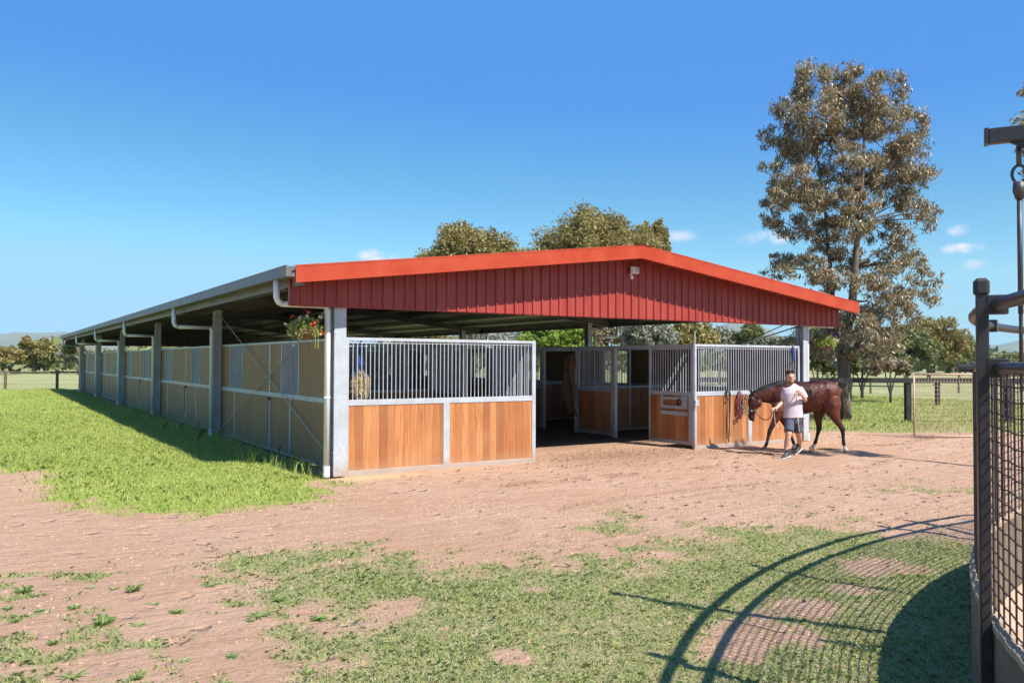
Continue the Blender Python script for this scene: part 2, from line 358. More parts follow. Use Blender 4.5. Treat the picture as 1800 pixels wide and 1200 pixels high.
wq = N(t, 'ShaderNodeVectorMath', operation='ADD'); nv_ = N(t, 'ShaderNodeTexNoise', Scale=6.0, Detail=2.0); t.links.new(tc.outputs['Object'], nv_.inputs['Vector']); sc_ = N(t, 'ShaderNodeVectorMath', operation='SCALE', Scale=.16); t.links.new(nv_.outputs['Color'], sc_.inputs[0]); t.links.new(tc.outputs['Object'], wq.inputs[0]); t.links.new(sc_.outputs[0], wq.inputs[1]); t.links.new(wq.outputs[0], vo.inputs['Vector'])
hoof = maprange(t, vo.outputs['Distance'], .16, .30, -2.2, 0, True)
hgt = math_(t, 'ADD', hgt, math_(t, 'MULTIPLY', hoof, maprange(t, nbig, .42, .58)))
bp = N(t, 'ShaderNodeBump', Strength=1.0, Distance=.035); t.links.new(hgt, bp.inputs['Height']); t.links.new(bp.outputs[0], b.inputs['Normal'])

def blades(name, P, h, w, m, lean=.5, label=None, cat='grass', z0=0.0):
    """P Nx2 points; each blade is two stacked quads tapering (as 1 quad + 1 tri -> here 2 tris + tip)"""
    n = len(P); a = RNG.random(n)*2*PI; la = RNG.random(n)*2*PI; h = h*(.55+.9*RNG.random(n)); w = w*(.6+.8*RNG.random(n))
    z = height(P[:, 0], P[:, 1])-.015+z0+mound(P[:, 0], P[:, 1])
    base = np.stack([P[:, 0], P[:, 1], z], 1); sd = np.stack([np.cos(a), np.sin(a), 0*a], 1)*(w/2)[:, None]
    ln = np.stack([np.cos(la), np.sin(la), 0*a], 1)*(lean*RNG.random(n)*h)[:, None]; up = np.array([0, 0, 1.0])
    mid = base+ln*.35+up*(h*.6)[:, None]; tip = base+ln*1.25+up*(h*(1-.25*lean))[:, None]
    Vv = np.stack([base-sd, base+sd, mid+sd*.8, tip, mid-sd*.8], 1).reshape(-1, 3); i = np.arange(n)[:, None]*5
    Ff = i+np.array([[0, 1, 2, 3, 4]])
    o = np_mesh(name, Vv, Ff, m); tag(o, label, cat, kind='stuff'); return o
def scatter(n, x0, x1, y0, y1, f):
    x = RNG.uniform(x0, x1, n); y = RNG.uniform(y0, y1, n); k = RNG.random(n) < f(x, y); return np.stack([x[k], y[k]], 1)
MT['lush'] = leafmat('lush_grass', [(.27, .36, .06), (.36, .44, .08), (.44, .51, .12), (.54, .55, .19), (.32, .41, .075), (.60, .54, .28)], .35, .55)
MT['turf'] = leafmat('dry_turf', [(.24, .32, .075), (.33, .40, .12), (.42, .46, .19), (.56, .52, .29), (.36, .43, .14), (.29, .38, .105)], .45, .6)
def vis(x, y, lo=-30, hi=1780):      # keep scatter near what the yard view can see, with margin
    dx = x-CAM[0]; dy = y-CAM[1]; d = dx*FH[0]+dy*FH[1]; l = dx*R0[0]+dy*R0[1]
    return (d > 3.2) & (l/np.maximum(d, .1) > (lo-160-900)/FPX) & (l/np.maximum(d, .1) < (hi+260-900)/FPX), d
def f_lush(x, y):
    v, d = vis(x, y); return cover(x, y)[0]*v*np.clip((15/np.maximum(d, 1))**1.6, 0.05, 1)*(.55+.8*fbm(x*.8, y*.8))
P = scatter(1500000, -17, 0.0, -3.2, 42, f_lush)
def lushh(P): return .03+.06*np.clip(fbm(P[:, 0]*1.1+3, P[:, 1]*1.1)*1.5-.3, 0, 1)*np.clip((P[:, 1]+2.6)/3, .15, 1)
blades('lush_grass', P, lushh(P), .0065, 'lush', .8, 'long bright green grass in front of the shaded side of the barn')
# tall seed stalks along the shaded wall
P = scatter(2500, -1.6, 0.0, -.1, 20, lambda x, y: .8*smooth(-1.6, -.6, x))
blades('seeding_grass', P, .26, .008, 'lush', .7, 'taller grass stalks along the foot of the barn side wall')
def f_turf(x, y):
    v, d = vis(x, y); return np.clip(cover(x, y)[1], 0, 1)**1.3*v*(1-((x-4.07)**2+(y+16.74)**2 < 8.1**2))
P = scatter(950000, -9, 7.5, -11.8, -2.2, lambda x, y: f_turf(x, y)*np.clip((7/np.maximum(vis(x, y)[1], 1))**1.2, 0, 1))
blades('short_turf', P, .017+.02*fbm(P[:, 0]*2.2, P[:, 1]*2.2), .0065, 'turf', 1.5, 'short patchy turf growing through the pink dirt')
P = scatter(200000, 11.4, 34, -2.5, 25, lambda x, y: f_turf(x, y)*.8)
blades('verge_grass', P, .10, .012, 'lush', .9, 'green grass strip beyond the barn along the black fence')
P = scatter(16000, -1.2, 11.6, -1.0, .1, lambda x, y: cover(x, y)[3]*.9)
blades('spilled_straw', P, .02, .006, 'straw', 3.0, 'pale straw spilled at the foot of the corner post', 'straw')
# clods, chips and droppings
def chips(name, P, s, m, label, cat):
    n = len(P); s = s*(.4+1.2*RNG.random(n)**2); a = RNG.random(n)*PI; z = height(P[:, 0], P[:, 1])-.012
    c = np.stack([P[:, 0], P[:, 1], z], 1); u = np.stack([np.cos(a), np.sin(a), 0*a], 1)*s[:, None]; v = np.stack([-np.sin(a), np.cos(a), 0*a], 1)*(s*.6)[:, None]
    top = c+np.array([0, 0, 1])*(s*.7)[:, None]+u*.2
    Vv = np.stack([c-u, c-v, c+u, c+v, top], 1).reshape(-1, 3); i = np.arange(n)[:, None]
    Ff = np.concatenate([i*5+np.array([[a_, b_, 4]]) for a_, b_ in ((0, 1), (1, 2), (2, 3), (3, 0))])
    o = np_mesh(name, Vv, Ff, m); tag(o, label, cat, kind='stuff'); return o
MT['clod'] = leafmat('dirt_clod', [(.30, .17, .11), (.42, .25, .165), (.47, .30, .21), (.2, .12, .08)], 0, .95)
P1 = scatter(60000, -9, 15, -10.5, 0.4, lambda x, y: vis(x, y)[0]*(1-cover(x, y)[0])*(.12+.7*(fbm(x*1.1+7, y*1.1)**3)*3)*np.clip((9/vis(x, y)[1])**1.0, .3, 1))
chips('dirt_clods', P1, .016, 'clod', 'scattered clods and pebbles on the trampled pink dirt', 'clods')
def track(x, y): return np.clip(trackm(x, y)*(fbm(x*2.6, y*2.6) > .46)*1.2, 0, .95)+.7*np.clip(1.2-np.hypot((x-5.6)/2.6, (y+.3)/1.1), 0, 1)
P2 = scatter(60000, -1, 16, -5.0, 1.0, track)
chips('mulch_bits', P2, .019, 'chip', 'dark mulch and hoof churned dirt in front of the barn aisle', 'mulch')
# weeds in the bare dirt
MT['weed'] = leafmat('weed_leaf', [(.17, .26, .07), (.25, .35, .11), (.36, .43, .18)], .3, .6)
def weed_mesh(seed):
    r = random.Random(seed); m = MB()
    k = (34, 40, 30, 60)[seed]; lo, hi = ((.015, .055), (.015, .055), (.02, .09), (.01, .06))[seed]
    for i in range(k):
        a = r.random()*2*PI; L = r.uniform(lo, hi); w = r.uniform(.0025, .0065); e = r.uniform(.05, (.3, .9, .5, 1.2)[seed]); dx, dy = math.cos(a), math.sin(a)
        ox, oy = ((0, 0), (r.gauss(0, .004), 0), (r.gauss(0, .003), 0), (r.gauss(0, .004), r.gauss(0, .003)))[seed]
        m.add([(ox-dy*w*.4, oy+dx*w*.4, 0), (ox+dy*w*.4, oy-dx*w*.4, 0), (ox+dx*L*.55+dy*w, oy+dy*L*.55-dx*w, L*e*.6), (ox+dx*L, oy+dy*L, L*e*.55), (ox+dx*L*.55-dy*w, oy+dy*L*.55+dx*w, L*e*.6)], [(0, 1, 2, 3, 4)])
    return m
wm = [weed_mesh(i) for i in range(4)]; weeds = []
wpos = [(55, 1152), (130, 1070), (185, 1090), (95, 1132), (240, 1098), (15, 1070), (60, 1045), (42, 1040), (320, 1160), (408, 1150), (200, 1035), (235, 1040), (160, 1032), (440, 1090), (455, 1082), (490, 1055), (345, 1010), (560, 1085), (125, 1190), (240, 1190), (565, 1158), (310, 1075), (365, 1030), (25, 1095), (10, 1160), (540, 1180), (390, 1200), (180, 1100), (270, 1060), (70, 1075)]
for i, (px, py) in enumerate(wpos):
    g = G(px, py); loc = (g[0], g[1], float(height(g[0], g[1]))-.012)
    if i < 4: o = wm[i].build('weed_tuft', 'weed', loc=loc)
    else: o = weeds[i % 4].copy(); COL.objects.link(o); o.location = loc
    o.rotation_euler = (0, 0, i*1.7); s = .7+.9*((i*37) % 10)/10; o.scale = (s, s, s)
    tag(o, 'small green weed rosette sprouting from the bare pink dirt at lower left', 'weed', 'weeds scattered in the bare dirt'); weeds.append(o)

# ------------------------------------------------------------------ barn
HT = 2.145; HM = 1.136; BS = 8.037; LEN = 5*BS; WX = 10.983; RX = WX/2; GZ = 2.606; EX = 1.041; ZE = 3.141; ZA = 3.9475; YO = -.7225
slope = (ZA-ZE)/(RX+EX)
def zr(x): return ZA-abs(x-RX)*slope
barn = empty('horse_barn', (0, 0, 0), 0, 'long open sided horse barn with red gable, galvanised stall bars and timber panels', 'barn')
def part(mb, name, m, parent=barn, **k): return mb.build(name, m, parent, **k)
# generic stall wall in a local frame: along vector a, thickness axis b
def frame_map(ox, oy, ax):      # ax 'x': along +X ; 'y': along +Y
    if ax == 'x': return lambda u0, u1, v0, v1: (ox+u0, ox+u1, oy+v0, oy+v1)
    return lambda u0, u1, v0, v1: (ox+v0, ox+v1, oy+u0, oy+u1)
def bars(u0, u1, z0, z1, fm, step=.074, r=.0085):
    m = MB(); n = max(1, int(round((u1-u0)/step)))
    for i in range(1, n):
        u = u0+(u1-u0)*i/n; q = fm(u, u, 0, 0); m.tube([(q[0], q[2], z0), (q[0], q[2], z1)], r, 6)
    return m
def front_panel(L, ox, oy, ax, name='stall_front', bot=-.05, gal=.06, label=None):
    fm = frame_map(ox, oy, ax); m = MB()
    def bx(u0, u1, z0, z1, h=.026): q = fm(u0, u1, -h, h); m.box(*q, z0, z1)
    bx(0, gal, bot, HT); bx(L-gal, L, bot, HT); bx(gal, L-gal, HT-.05, HT, .025); bx(gal, L-gal, HM-.06, HM+.03, .025); bx(gal, L-gal, bot, .06, .025)
    bx(L/2-.06, L/2+.06, .06, HM-.06, .027)
    p = part(m, name, 'galv', bevel=.003)
    if label: p['label'] = label
    for a, c in ((gal, L/2-.06), (L/2+.06, L-gal)):
        q = fm(a, c, -.014, .014); w = MB().box(*q, .06, HM-.06); part(w, 'timber_panel', 'timber', p)
    g = bars(gal, L-gal, HM+.03, HT-.05, fm); q = fm(gal, L-gal, -.006, .006); g.box(*q, HT-.085, HT-.075)
    part(g, 'bar_grille', 'galv', p, smooth=False); return p
front_panel(3.58, -.02, 0, 'x'); front_panel(3.31, 7.52, 0, 'x')
# outer walls, one per stall
def outer_wall(X, y0, L, name='side_wall'):
    fm = frame_map(X, y0, 'y'); m = MB()
    def bx(u0, u1, z0, z1, h=.026): q = fm(u0, u1, -h, h); m.box(*q, z0, z1)
    gw = .10; a, c = L*.335, L*.335+.98
    if (round(y0/ (BS/2)) % 2) == 0: a, c = .50*L-.10, .50*L+.90; a, c = 2.21-0.0, 3.22
    else: a, c = 6.06-BS/2, 7.13-BS/2
    bx(0, .04, .02, HT); bx(L-.04, L, .02, HT); bx(.04, L-.04, HT-.045, HT, .025); bx(.04, L-.04, HM-.06, HM+.025, .025); bx(.04, L-.04, .02, .06, .025)
    mid = 2.69 if (round(y0/(BS/2)) % 2) == 0 else 6.70-BS/2
    bx(mid-.03, mid+.03, .06, HM-.06, .027); bx(a-.02, a+.02, HM+.025, HT-.045, .027); bx(c-.02, c+.02, HM+.025, HT-.045, .027)
    p = part(m, name, 'galv', bevel=.003)
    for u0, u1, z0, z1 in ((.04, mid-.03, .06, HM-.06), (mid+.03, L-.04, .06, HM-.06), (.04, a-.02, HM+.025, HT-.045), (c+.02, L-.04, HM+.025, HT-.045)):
        q = fm(u0, u1, -.014, .014); part(MB().box(*q, z0, z1), 'timber_panel', 'sidetimber', p)
    part(bars(a+.02, c-.02, HM+.025, HT-.045, fm, .075), 'window_grille', 'galv', p)
HB = BS/2
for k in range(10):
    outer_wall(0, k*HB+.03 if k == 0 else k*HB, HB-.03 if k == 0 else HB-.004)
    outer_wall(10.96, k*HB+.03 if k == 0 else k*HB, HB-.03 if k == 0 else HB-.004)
# aisle stall fronts
def aisle_front(X, y0, side, k):
    fm = frame_map(X, y0, 'y'); L = HB; seg = [(.05, 1.36), (2.62, 3.96)] if k % 2 == 0 else [(1.45, 2.75), (2.80, 3.96)]
    m = MB()
    def bx(u0, u1, z0, z1, h=.025): q = fm(u0, u1, -h, h); m.box(*q, z0, z1)
    bx(.0, .045, .02, HT, .03); bx(.045, L-.004, HT-.05, HT, .028)
    for u in ((2.5, 2.6) if k % 2 == 0 else (1.36, 1.44)),: bx(u[0], u[1], .02, HT-.05, .04)
    p = part(m, 'aisle_stall_frame', 'galv')
    for s, (a, c) in enumerate(seg):
        d = MB()
        def b2(u0, u1, z0, z1, h=.022): q = fm(u0, u1, -h, h); d.box(*q, z0, z1)
        b2(a, a+.045, .06, HT-.055); b2(c-.045, c, .06, HT-.055); b2(a+.045, c-.045, .06, .13, .021); b2(a+.045, c-.045, HM-.06, HM+.02, .021); b2(a+.045, c-.045, HT-.10, HT-.055, .021)
        feeder = (k == 0 and s == 0)
        if feeder:
            # swing-out feed hatch frame set into the panel
            q = fm(a+.42, c-.045, -.034, .034)
            b2(a+.045, a+.10, .13, HM-.06, .02)
            for (u0, u1, z0, z1) in ((.14, .92, .66, .74), (.14, .92, .80, .86), (.14, .30, .86, 1.07), (.86, .92, .86, 1.07)): b2(a+u0, a+u1, z0, z1, .036)
            b2(a+.30, a+.86, .98, 1.04, .034)
        dp = part(d, 'stall_door', 'galv')
        q = fm(a+.045, c-.045, -.012, .012); part(MB().box(*q, .13, HM-.06), 'timber_panel', 'timber', dp)
        part(bars(a+.045, c-.045, HM+.02, HT-.10, fm), 'bar_grille', 'galv', dp)
        if feeder:
            r = MB(); cpt = fm(a+.36, a+.36, 0, 0); r.tube([(cpt[0]-.045, cpt[2]+.06*math.cos(g), .93+.06*math.sin(g)) for g in [i*PI/6 for i in range(12)]], .016, 6, True)
            part(r, 'feeder_ring', 'black', dp)
for k in range(10):
    aisle_front(3.56, k*HB, -1, k); aisle_front(7.54, k*HB, 1, k)
# partitions between stalls
for k in range(1, 11):
    for x0, x1 in ((.03, 3.53), (7.57, 10.93)):
        m = MB(); y = k*HB-.012
        m.box(x0, x1, y-.02, y+.02, HT-.045, HT); m.box(x0, x1, y-.02, y+.02, HM-.03, HM+.03); m.box(x0, x1, y-.02, y+.02, .03, .08); m.box((x0+x1)/2-.025, (x0+x1)/2+.025, y-.022, y+.022, .08, HT-.045)
        p = part(m, 'stall_partition', 'galv')
        part(MB().box(x0, x1, y-.012, y+.012, .08, HM-.03), 'timber_panel', 'timber', p)
        part(bars(x0, (x0+x1)/2, HM+.03, HT-.045, frame_map(0, y, 'x'), .09), 'bar_grille', 'galv', p)
# columns, rafters, purlins, bracing
for k in range(6):
    y = k*BS
    for sx in (-1, 1):
        xc = (-.138 if k == 0 else -.112) if sx < 0 else (10.925 if k == 0 else 11.04)
        hw = (.097 if k == 0 else .085) if sx < 0 else .085
        m = MB(); ztop = 2.60 if k == 0 else zr(xc)-.28
        y0 = -.115 if k == 0 else y-.10
        m.box(xc-hw, xc+hw, y0, y0+.03, 0, ztop); m.box(xc-hw+.004, xc+hw-.004, y0+.17, y0+.20, 0, ztop); m.box(xc-hw+.07, xc+hw-.07 if hw > .09 else xc+hw-.06, y0+.03, y0+.17, 0, ztop)
        c = part(m, 'column', 'galv', bevel=.004)
        if k == 0:
            m = MB()
            for zz in (.35, 2.2): m.box(xc-hw-.01, xc-hw+.03, y0-.008, y0, zz, zz+.03)
            part(m, 'clamp_bracket', 'galv', c)
    yy = y+.15 if k == 0 else y
    m = MB()
    for x0, x1 in ((-.95, RX), (RX, WX+.95)):
        za, zb = zr(x0)-.30, zr(x1)-.30
        m.beam((x0, yy, za), (x1, yy, zb), .10, .018); m.beam((x0, yy, za+.2), (x1, yy, zb+.2), .10, .018); m.beam((x0, yy, za+.1), (x1, yy, zb+.1), .012, .182)
    part(m, 'rafter', 'beam')
npur = 12
for i in range(npur+1):
    x = -.93+(WX+1.86)*i/npur
    if abs(x-RX) < .1: x += .12
    z = zr(x)-.13
    m = MB(); m.box(x-.03, x+.03, YO+.05, LEN+1.0, z-.045, z-.040); m.box(x-.03, x-.027, YO+.05, LEN+1.0, z-.04, z+.045); m.box(x-.027, x+.03, YO+.05, LEN+1.0, z+.040, z+.045)
    part(m, 'purlin', 'purlin')
# roof sheeting: trapezoidal profile running down the slope
def sheet_profile(length, pitch, rib, hgt):
    pts = []; u = 0
    while u < length:
        pts += [(u, 0), (u+pitch-rib*2, 0), (u+pitch-rib*1.6, hgt), (u+pitch-rib*.4, hgt)]; u += pitch
    return [p for p in pts if p[0] <= length]+[(length, 0)]
for sx in (0, 1):
    pr = sheet_profile(LEN+1.0-YO, .20, .03, .025); m = MB(); vs = []; fs = []
    xa, xb = (-EX-.05, RX) if sx == 0 else (RX, WX+EX+.05)
    for (u, h) in pr:
        for x in (xa, xb): vs.append((x, YO+u, (zr(min(max(x, -EX), WX+EX)))-.07+h-(.05*slope if x in (-EX-.05, WX+EX+.05) else 0)))
    for i in range(len(pr)-1): fs.append((i*2, i*2+2, i*2+3, i*2+1) if sx == 0 else (i*2, i*2+2, i*2+3, i*2+1))
    m.add(vs, fs); part(m, 'roof_sheeting', 'zinc')
m = MB(); 
for sx in (-1, 1):
    m.add([(RX, YO-.02, ZA+.01), (RX, LEN+1, ZA+.01), (RX+sx*.22, LEN+1, zr(RX+.22)+.005), (RX+sx*.22, YO-.02, zr(RX+.22)+.005)], [(0, 1, 2, 3)])
part(m, 'ridge_cap', 'red')
# bargeboards front and back (folded steel: face + returns)
def barge(y, name='bargeboard'):
    for sx in (0, 1):
        xa, xb = (-EX, RX) if sx == 0 else (RX, WX+EX)
        m = MB(); za, zb = zr(xa), zr(xb); h = .25
        y1 = y+.022
        vs = [(xa, y, za), (xb, y, zb), (xb, y, zb-h), (xa, y, za-h), (xa, y1, za), (xb, y1, zb), (xb, y1, zb-h), (xa, y1, za-h)]
        m.add(vs, [(0, 3, 2, 1), (4, 5, 6, 7), (0, 1, 5, 4), (3, 7, 6, 2), (0, 4, 7, 3), (1, 2, 6, 5)])
        # bottom return and top flashing
        m.add([(xa, y1, za-h), (xb, y1, zb-h), (xb, y1+.07, zb-h), (xa, y1+.07, za-h), (xa, y1, za-h+.006), (xb, y1, zb-h+.006), (xb, y1+.07, zb-h+.006), (xa, y1+.07, za-h+.006)], [(0, 3, 2, 1), (4, 5, 6, 7), (3, 7, 6, 2), (0, 4, 7, 3), (1, 2, 6, 5)])
        m.add([(xa, y-.004, za+.004), (xb, y-.004, zb+.004), (xb, y+.16, zb+.004), (xa, y+.16, za+.004), (xa, y-.004, za-.02), (xb, y-.004, zb-.02)], [(0, 1, 2, 3), (0, 4, 5, 1)])
        part(m, name, 'red')
barge(YO); barge(LEN+1.0-.03)
# gable cladding, ribbed steel, real ribs
def gable(Y, name, s=-1):
    x0, x1 = -.964, WX+.964; P = []
    u = x0; pitch = .19; first = True
    while u < x1:
        for du, h in ((0, 0), (.055, 0), (.060, .004), (.070, .004), (.075, 0), (pitch-.048, 0), (pitch-.036, .029), (pitch-.012, .029)):
            if u+du < x1: P.append((u+du, h))
        u += pitch
    P.append((x1, 0))
    i = next(k for k, q in enumerate(P) if q[0] > RX); P.insert(i, (RX, P[i-1][1]))
    m = MB(); vs = []; fs = []
    for x, h in P:
        zt = zr(x)-.09; y = Y+s*h; vs += [(x, y, GZ), (x, y, zt)]
    for i in range(len(P)-1): fs.append((i*2, i*2+2, i*2+3, i*2+1))
    m.add(vs, fs); g = part(m, name, 'redsheet' if s < 0 else 'zinc')
    m = MB(); m.box(x0, x1, Y+.008, Y+.06, GZ-.012, GZ+.10); m.box(x0-.012, x0, Y-.03, Y+.05, GZ-.012, zr(x0)-.10); m.box(x1, x1+.012, Y-.03, Y+.05, GZ-.012, zr(x0)-.10); part(m, 'gable_trim', 'redsheet', g)
gable(-.21, 'gable_cladding', -1); gable(LEN+.25, 'gable_cladding', 1)
for z in (GZ+.06, GZ+.62):
    m = MB(); x = -.93
    while x < WX+.9:
        if z < zr(x)-.2: m.box(x-.007, x+.007, -.218, -.2095, z-.007, z+.007)
        x += .38
    o = part(m, 'screw_row', 'redsheet')
m = MB(); m.box(-.9, WX+.9, -.14, -.06, GZ+.02, GZ+.22); part(m, 'gable_girt', 'beam')
# gutters and downpipes
def gutter(sx):
    X = -EX if sx < 0 else WX+EX; m = MB(); y0, y1 = (YO+.03 if sx < 0 else .55), LEN+1.0
    z0 = ZE-.165; z1 = ZE-.015
    xa = X+sx*.006; xb = X+sx*.13
    m.box(min(xa, xb), max(xa, xb), y0, y1, z0, z0+.006); m.box(*sorted((xb, xb+sx*.006)), y0, y1, z0, z1); m.box(*sorted((xa-sx*.006, xa)), y0, y1, z0, z1+.0)
    m.box(*sorted((xb-sx*.012, xb+sx*.010)), y0, y1, z1, z1+.012)
    m.box(min(xa, xb), max(xa, xb), y0, y0+.006, z0+.006, z1); m.box(min(xa, xb), max(xa, xb), y1-.006, y1, z0+.006, z1)
    part(m, 'gutter', 'gutter')
    m = MB(); xe = X-sx*.12; m.box(xe-.025, xe+.025, y0, y1, ZE-.27, ZE-.255); m.box(*sorted((xe+sx*.022, xe+sx*.025)), y0, y1, ZE-.255, ZE-.16); part(m, 'eave_purlin', 'gutter')
    for k in range(6):
        y = k*BS-(.03 if k == 0 else .14); xo = X+sx*.07; xw = (-.315 if k == 0 else -.262) if sx < 0 else WX+(.09 if k == 0 else .20); m = MB(); zz = GZ-.0 if k else GZ+.02
        if k: zz = 2.55
        m.tube([(xo, y, z0+.01), (xo, y, zz+.09), (xo-sx*.03, y, zz+.03), (xo-sx*.09, y, zz)], .048, 10)
        m.tube([(xo-sx*.085, y, zz), (xw+sx*.05, y, zz-.005)], .044, 10)
        m.tube([(xw+sx*.055, y, zz-.004), (xw+sx*.015, y, zz-.03), (xw, y, zz-.08), (xw, y, .0)], .046, 12)
        d = part(m, 'downpipe', 'pipe', smooth=True)
        m = MB()
        for z in (1.2, 2.3): part(MB().tube([(xw, y, z), (xw, y, z+.03)], .052, 12), 'pipe_clip', 'pipe', d)
        m.tube([(xw, y, .0), (xw, y, .16)], .054, 12); part(m, 'pipe_boot', 'pipe', d)
gutter(-1); gutter(1)
# diagonal bracing rods
m = MB(); 
for (ya, yb) in ((.1, BS-.1),):
    m = MB(); m.tube([(-.075, ya, .1), (-.075, yb, 2.85)], .008, 6); part(m, 'brace_rod', 'galv')
    m = MB(); m.tube([(-.09, ya, 2.8), (-.09, yb, .1)], .008, 6); part(m, 'brace_rod', 'galv')
m = MB(); m.tube([(11.02, .1, 2.8), (11.02, BS-.1, .3)], .012, 6); part(m, 'brace_rod', 'rod')
m = MB(); m.tube([(8.9, -.02, 2.15), (10.9, -.02, 2.62)], .014, 6); part(m, 'brace_rod', 'rod')
m = MB(); m.tube([(7.50, -.05, .05), (7.50, -.05, 2.40)], .014, 8); m.box(7.47, 7.56, -.10, -.03, .92, 1.0); m.tube([(7.46, -.09, .90), (7.58, -.10, .90)], .012, 6); part(m, 'drop_bolt', 'galv')
m = MB(); m.tube([(7.50, -.05, 2.40), (7.50, -.05, 2.62)], .006, 6); part(m, 'hanger_rod', 'rod')
# small latches and drain holes on the side wall
for (y, z) in ((HB, 1.02), (HB+BS, 1.02), (HB+2*BS, 1.02)):
    m = MB(); m.box(-.06, -.027, y-.05, y+.05, z-.02, z+.05); m.tube([(-.05, y, z-.02), (-.05, y, .35)], .008, 6); part(m, 'bolt_latch', 'rod')

# ------------------------------------------------------------------ things fixed to or hung on the barn
fl = empty('floodlight', (5.62, -.20, 3.50), rad(20), 'small white floodlight mounted high on the red gable', 'floodlight')
m = MB(); m.box(-.10, .10, -.16, -.08, -.045, .085); m.build('lamp_housing', 'white', fl, bevel=.006)
m = MB(); m.box(-.085, .085, -.166, -.16, -.03, .07); m.build('lamp_lens', 'lens', fl)
m = MB(); m.tube([(0, -.09, .0), (0, -.03, -.06), (0, .04, -.06)], .018, 8); m.lathe((0, -.05, -.12), [(.0, -.03), (.03, -.02), (.035, .02), (.02, .05), (0, .05)], 10); m.build('mounting_arm', 'white', fl)

def basket(loc, label, sc=1., seed=1, top=.42, flowers=((.55, .03, .10), (.75, .35, .4), (.8, .75, .7), (.6, .05, .04))):
    r = np.random.default_rng(seed); o = empty('hanging_flower_basket', loc, 0, label, 'flower basket', 'hanging flower baskets at the barn corners')
    m = MB(); m.lathe((0, 0, 0), [(.02, -.15), (.10, -.13), (.165, -.06), (.185, 0), (.19, .015), (.175, .015), (.16, -.04), (.0, -.05)], 20); m.build('basket_bowl', 'basket', o, smooth=True)
    m = MB()
    for k in range(3):
        a = k*2.1+.4; m.tube([(.18*math.cos(a), .18*math.sin(a), .01), (0, 0, top)], .005, 5)
    m.tube([(0, 0, top), (0, 0, top+.1)], .006, 5); m.build('hanger_chain', 'hangerred', o)
    def cloud(n, R, s, zoff, mt, name, lo=-.3):
        d = r.normal(size=(n, 3)); d /= np.linalg.norm(d, axis=1)[:, None]; d[:, 2] = np.where(d[:, 2] < lo, -d[:, 2], d[:, 2])
        c = d*R*(.45+.6*r.random((n, 1)))*np.array([1.25, 1.25, .85])+np.array([0, 0, zoff]); leaf_quads(name, c, s, .8, mt, o, r)
    cloud(760, .215, .045, .02, 'basketleaf', 'foliage', -.75)
    k = 24; d = r.normal(size=(k, 3)); c = np.abs(0)+d/np.linalg.norm(d, axis=1)[:, None]*np.array([.27, .27, .2])*(.8+.4*r.random((k, 1)))+np.array([0, 0, .06])
    for i in range(3):
        leaf_quads('flowers', np.repeat(c[i::3], 5, 0)+r.normal(size=(len(c[i::3])*5, 3))*.016, .042, 1., flmats[(i+seed) % len(flmats)], o, r)
    m = MB()
    for q in range(5):
        a = r.random()*6.28; x, y = .16*math.cos(a), .16*math.sin(a); m.tube([(x, y, 0), (x*1.2, y*1.2, -.1), (x*1.15, y*1.2, -.15-.14*r.random())], .006, 4)
    m.build('trailing_stem', 'basketleaf', o)
    o.scale = (sc,)*3
    return o
def leaf_quads(name, C, s, asp, m, parent=None, r=RNG, droop=0.0, kind=None):
    n = len(C); s = s*(.55+.9*r.random(n)); u = r.normal(size=(n, 3)); 
    if droop: u = u*(1-droop)+np.array([0, 0, -1.])*droop*1.6
    u /= np.linalg.norm(u, axis=1)[:, None]; v = np.cross(u, r.normal(size=(n, 3))); v /= np.linalg.norm(v, axis=1)[:, None]+1e-9
    u = u*s[:, None]/2; v = v*(s*asp)[:, None]/2
    Vv = np.stack([C-u, C-u*.15+v, C+u, C-u*.15-v], 1).reshape(-1, 3); i = np.arange(n)[:, None]*4
    o = np_mesh(name, Vv, i+np.array([[0, 1, 2, 3]]), m, parent)
    return o
MT['basket'] = mat('coir_basket', (.16, .09, .05), .9); MT['hangerred'] = mat('dark_red_hanger', (.12, .03, .05), .6)
MT['basketleaf'] = leafmat('basket_leaf', [(.12, .2, .03), (.28, .38, .06), (.42, .5, .14), (.3, .36, .07)], .35)
flmats = [leafmat('pink_petal', [(.6, .05, .16), (.75, .3, .4)], .3), leafmat('red_petal', [(.55, .03, .03), (.6, .12, .06)], .3), leafmat('white_petal', [(.8, .65, .6), (.85, .8, .75)], .3), leafmat('purple_petal', [(.16, .03, .2), (.3, .08, .3)], .3)]
pb = np.array([-.62, -.42])
basket((-.66, -.02, 2.24), 'flower basket with pale green leaves and pink blooms hanging left of the front corner post', 1.0, 5, .34)
w = at(1453, 603, 19.0); basket((w[0], w[1], w[2]), 'flower basket with red blooms hanging at the right corner of the barn', .9, 2, .36)
w = at(120, 616, 44.0); basket((w[0], w[1], w[2]), 'dark hanging basket silhouetted under the far left corner of the roof', 1.5, 3, .5)

MT['leather'] = noisy('dark_leather', (.035, .022, .016), (.07, .045, .03), 10, .5)
MT['redweb'] = mat('dark_red_webbing', (.16, .03, .04), .7)
MT['bluerope'] = mat('blue_rope', (.02, .07, .35), .8); MT['steel'] = mat('bright_steel', (.6, .6, .58), .3, .8)
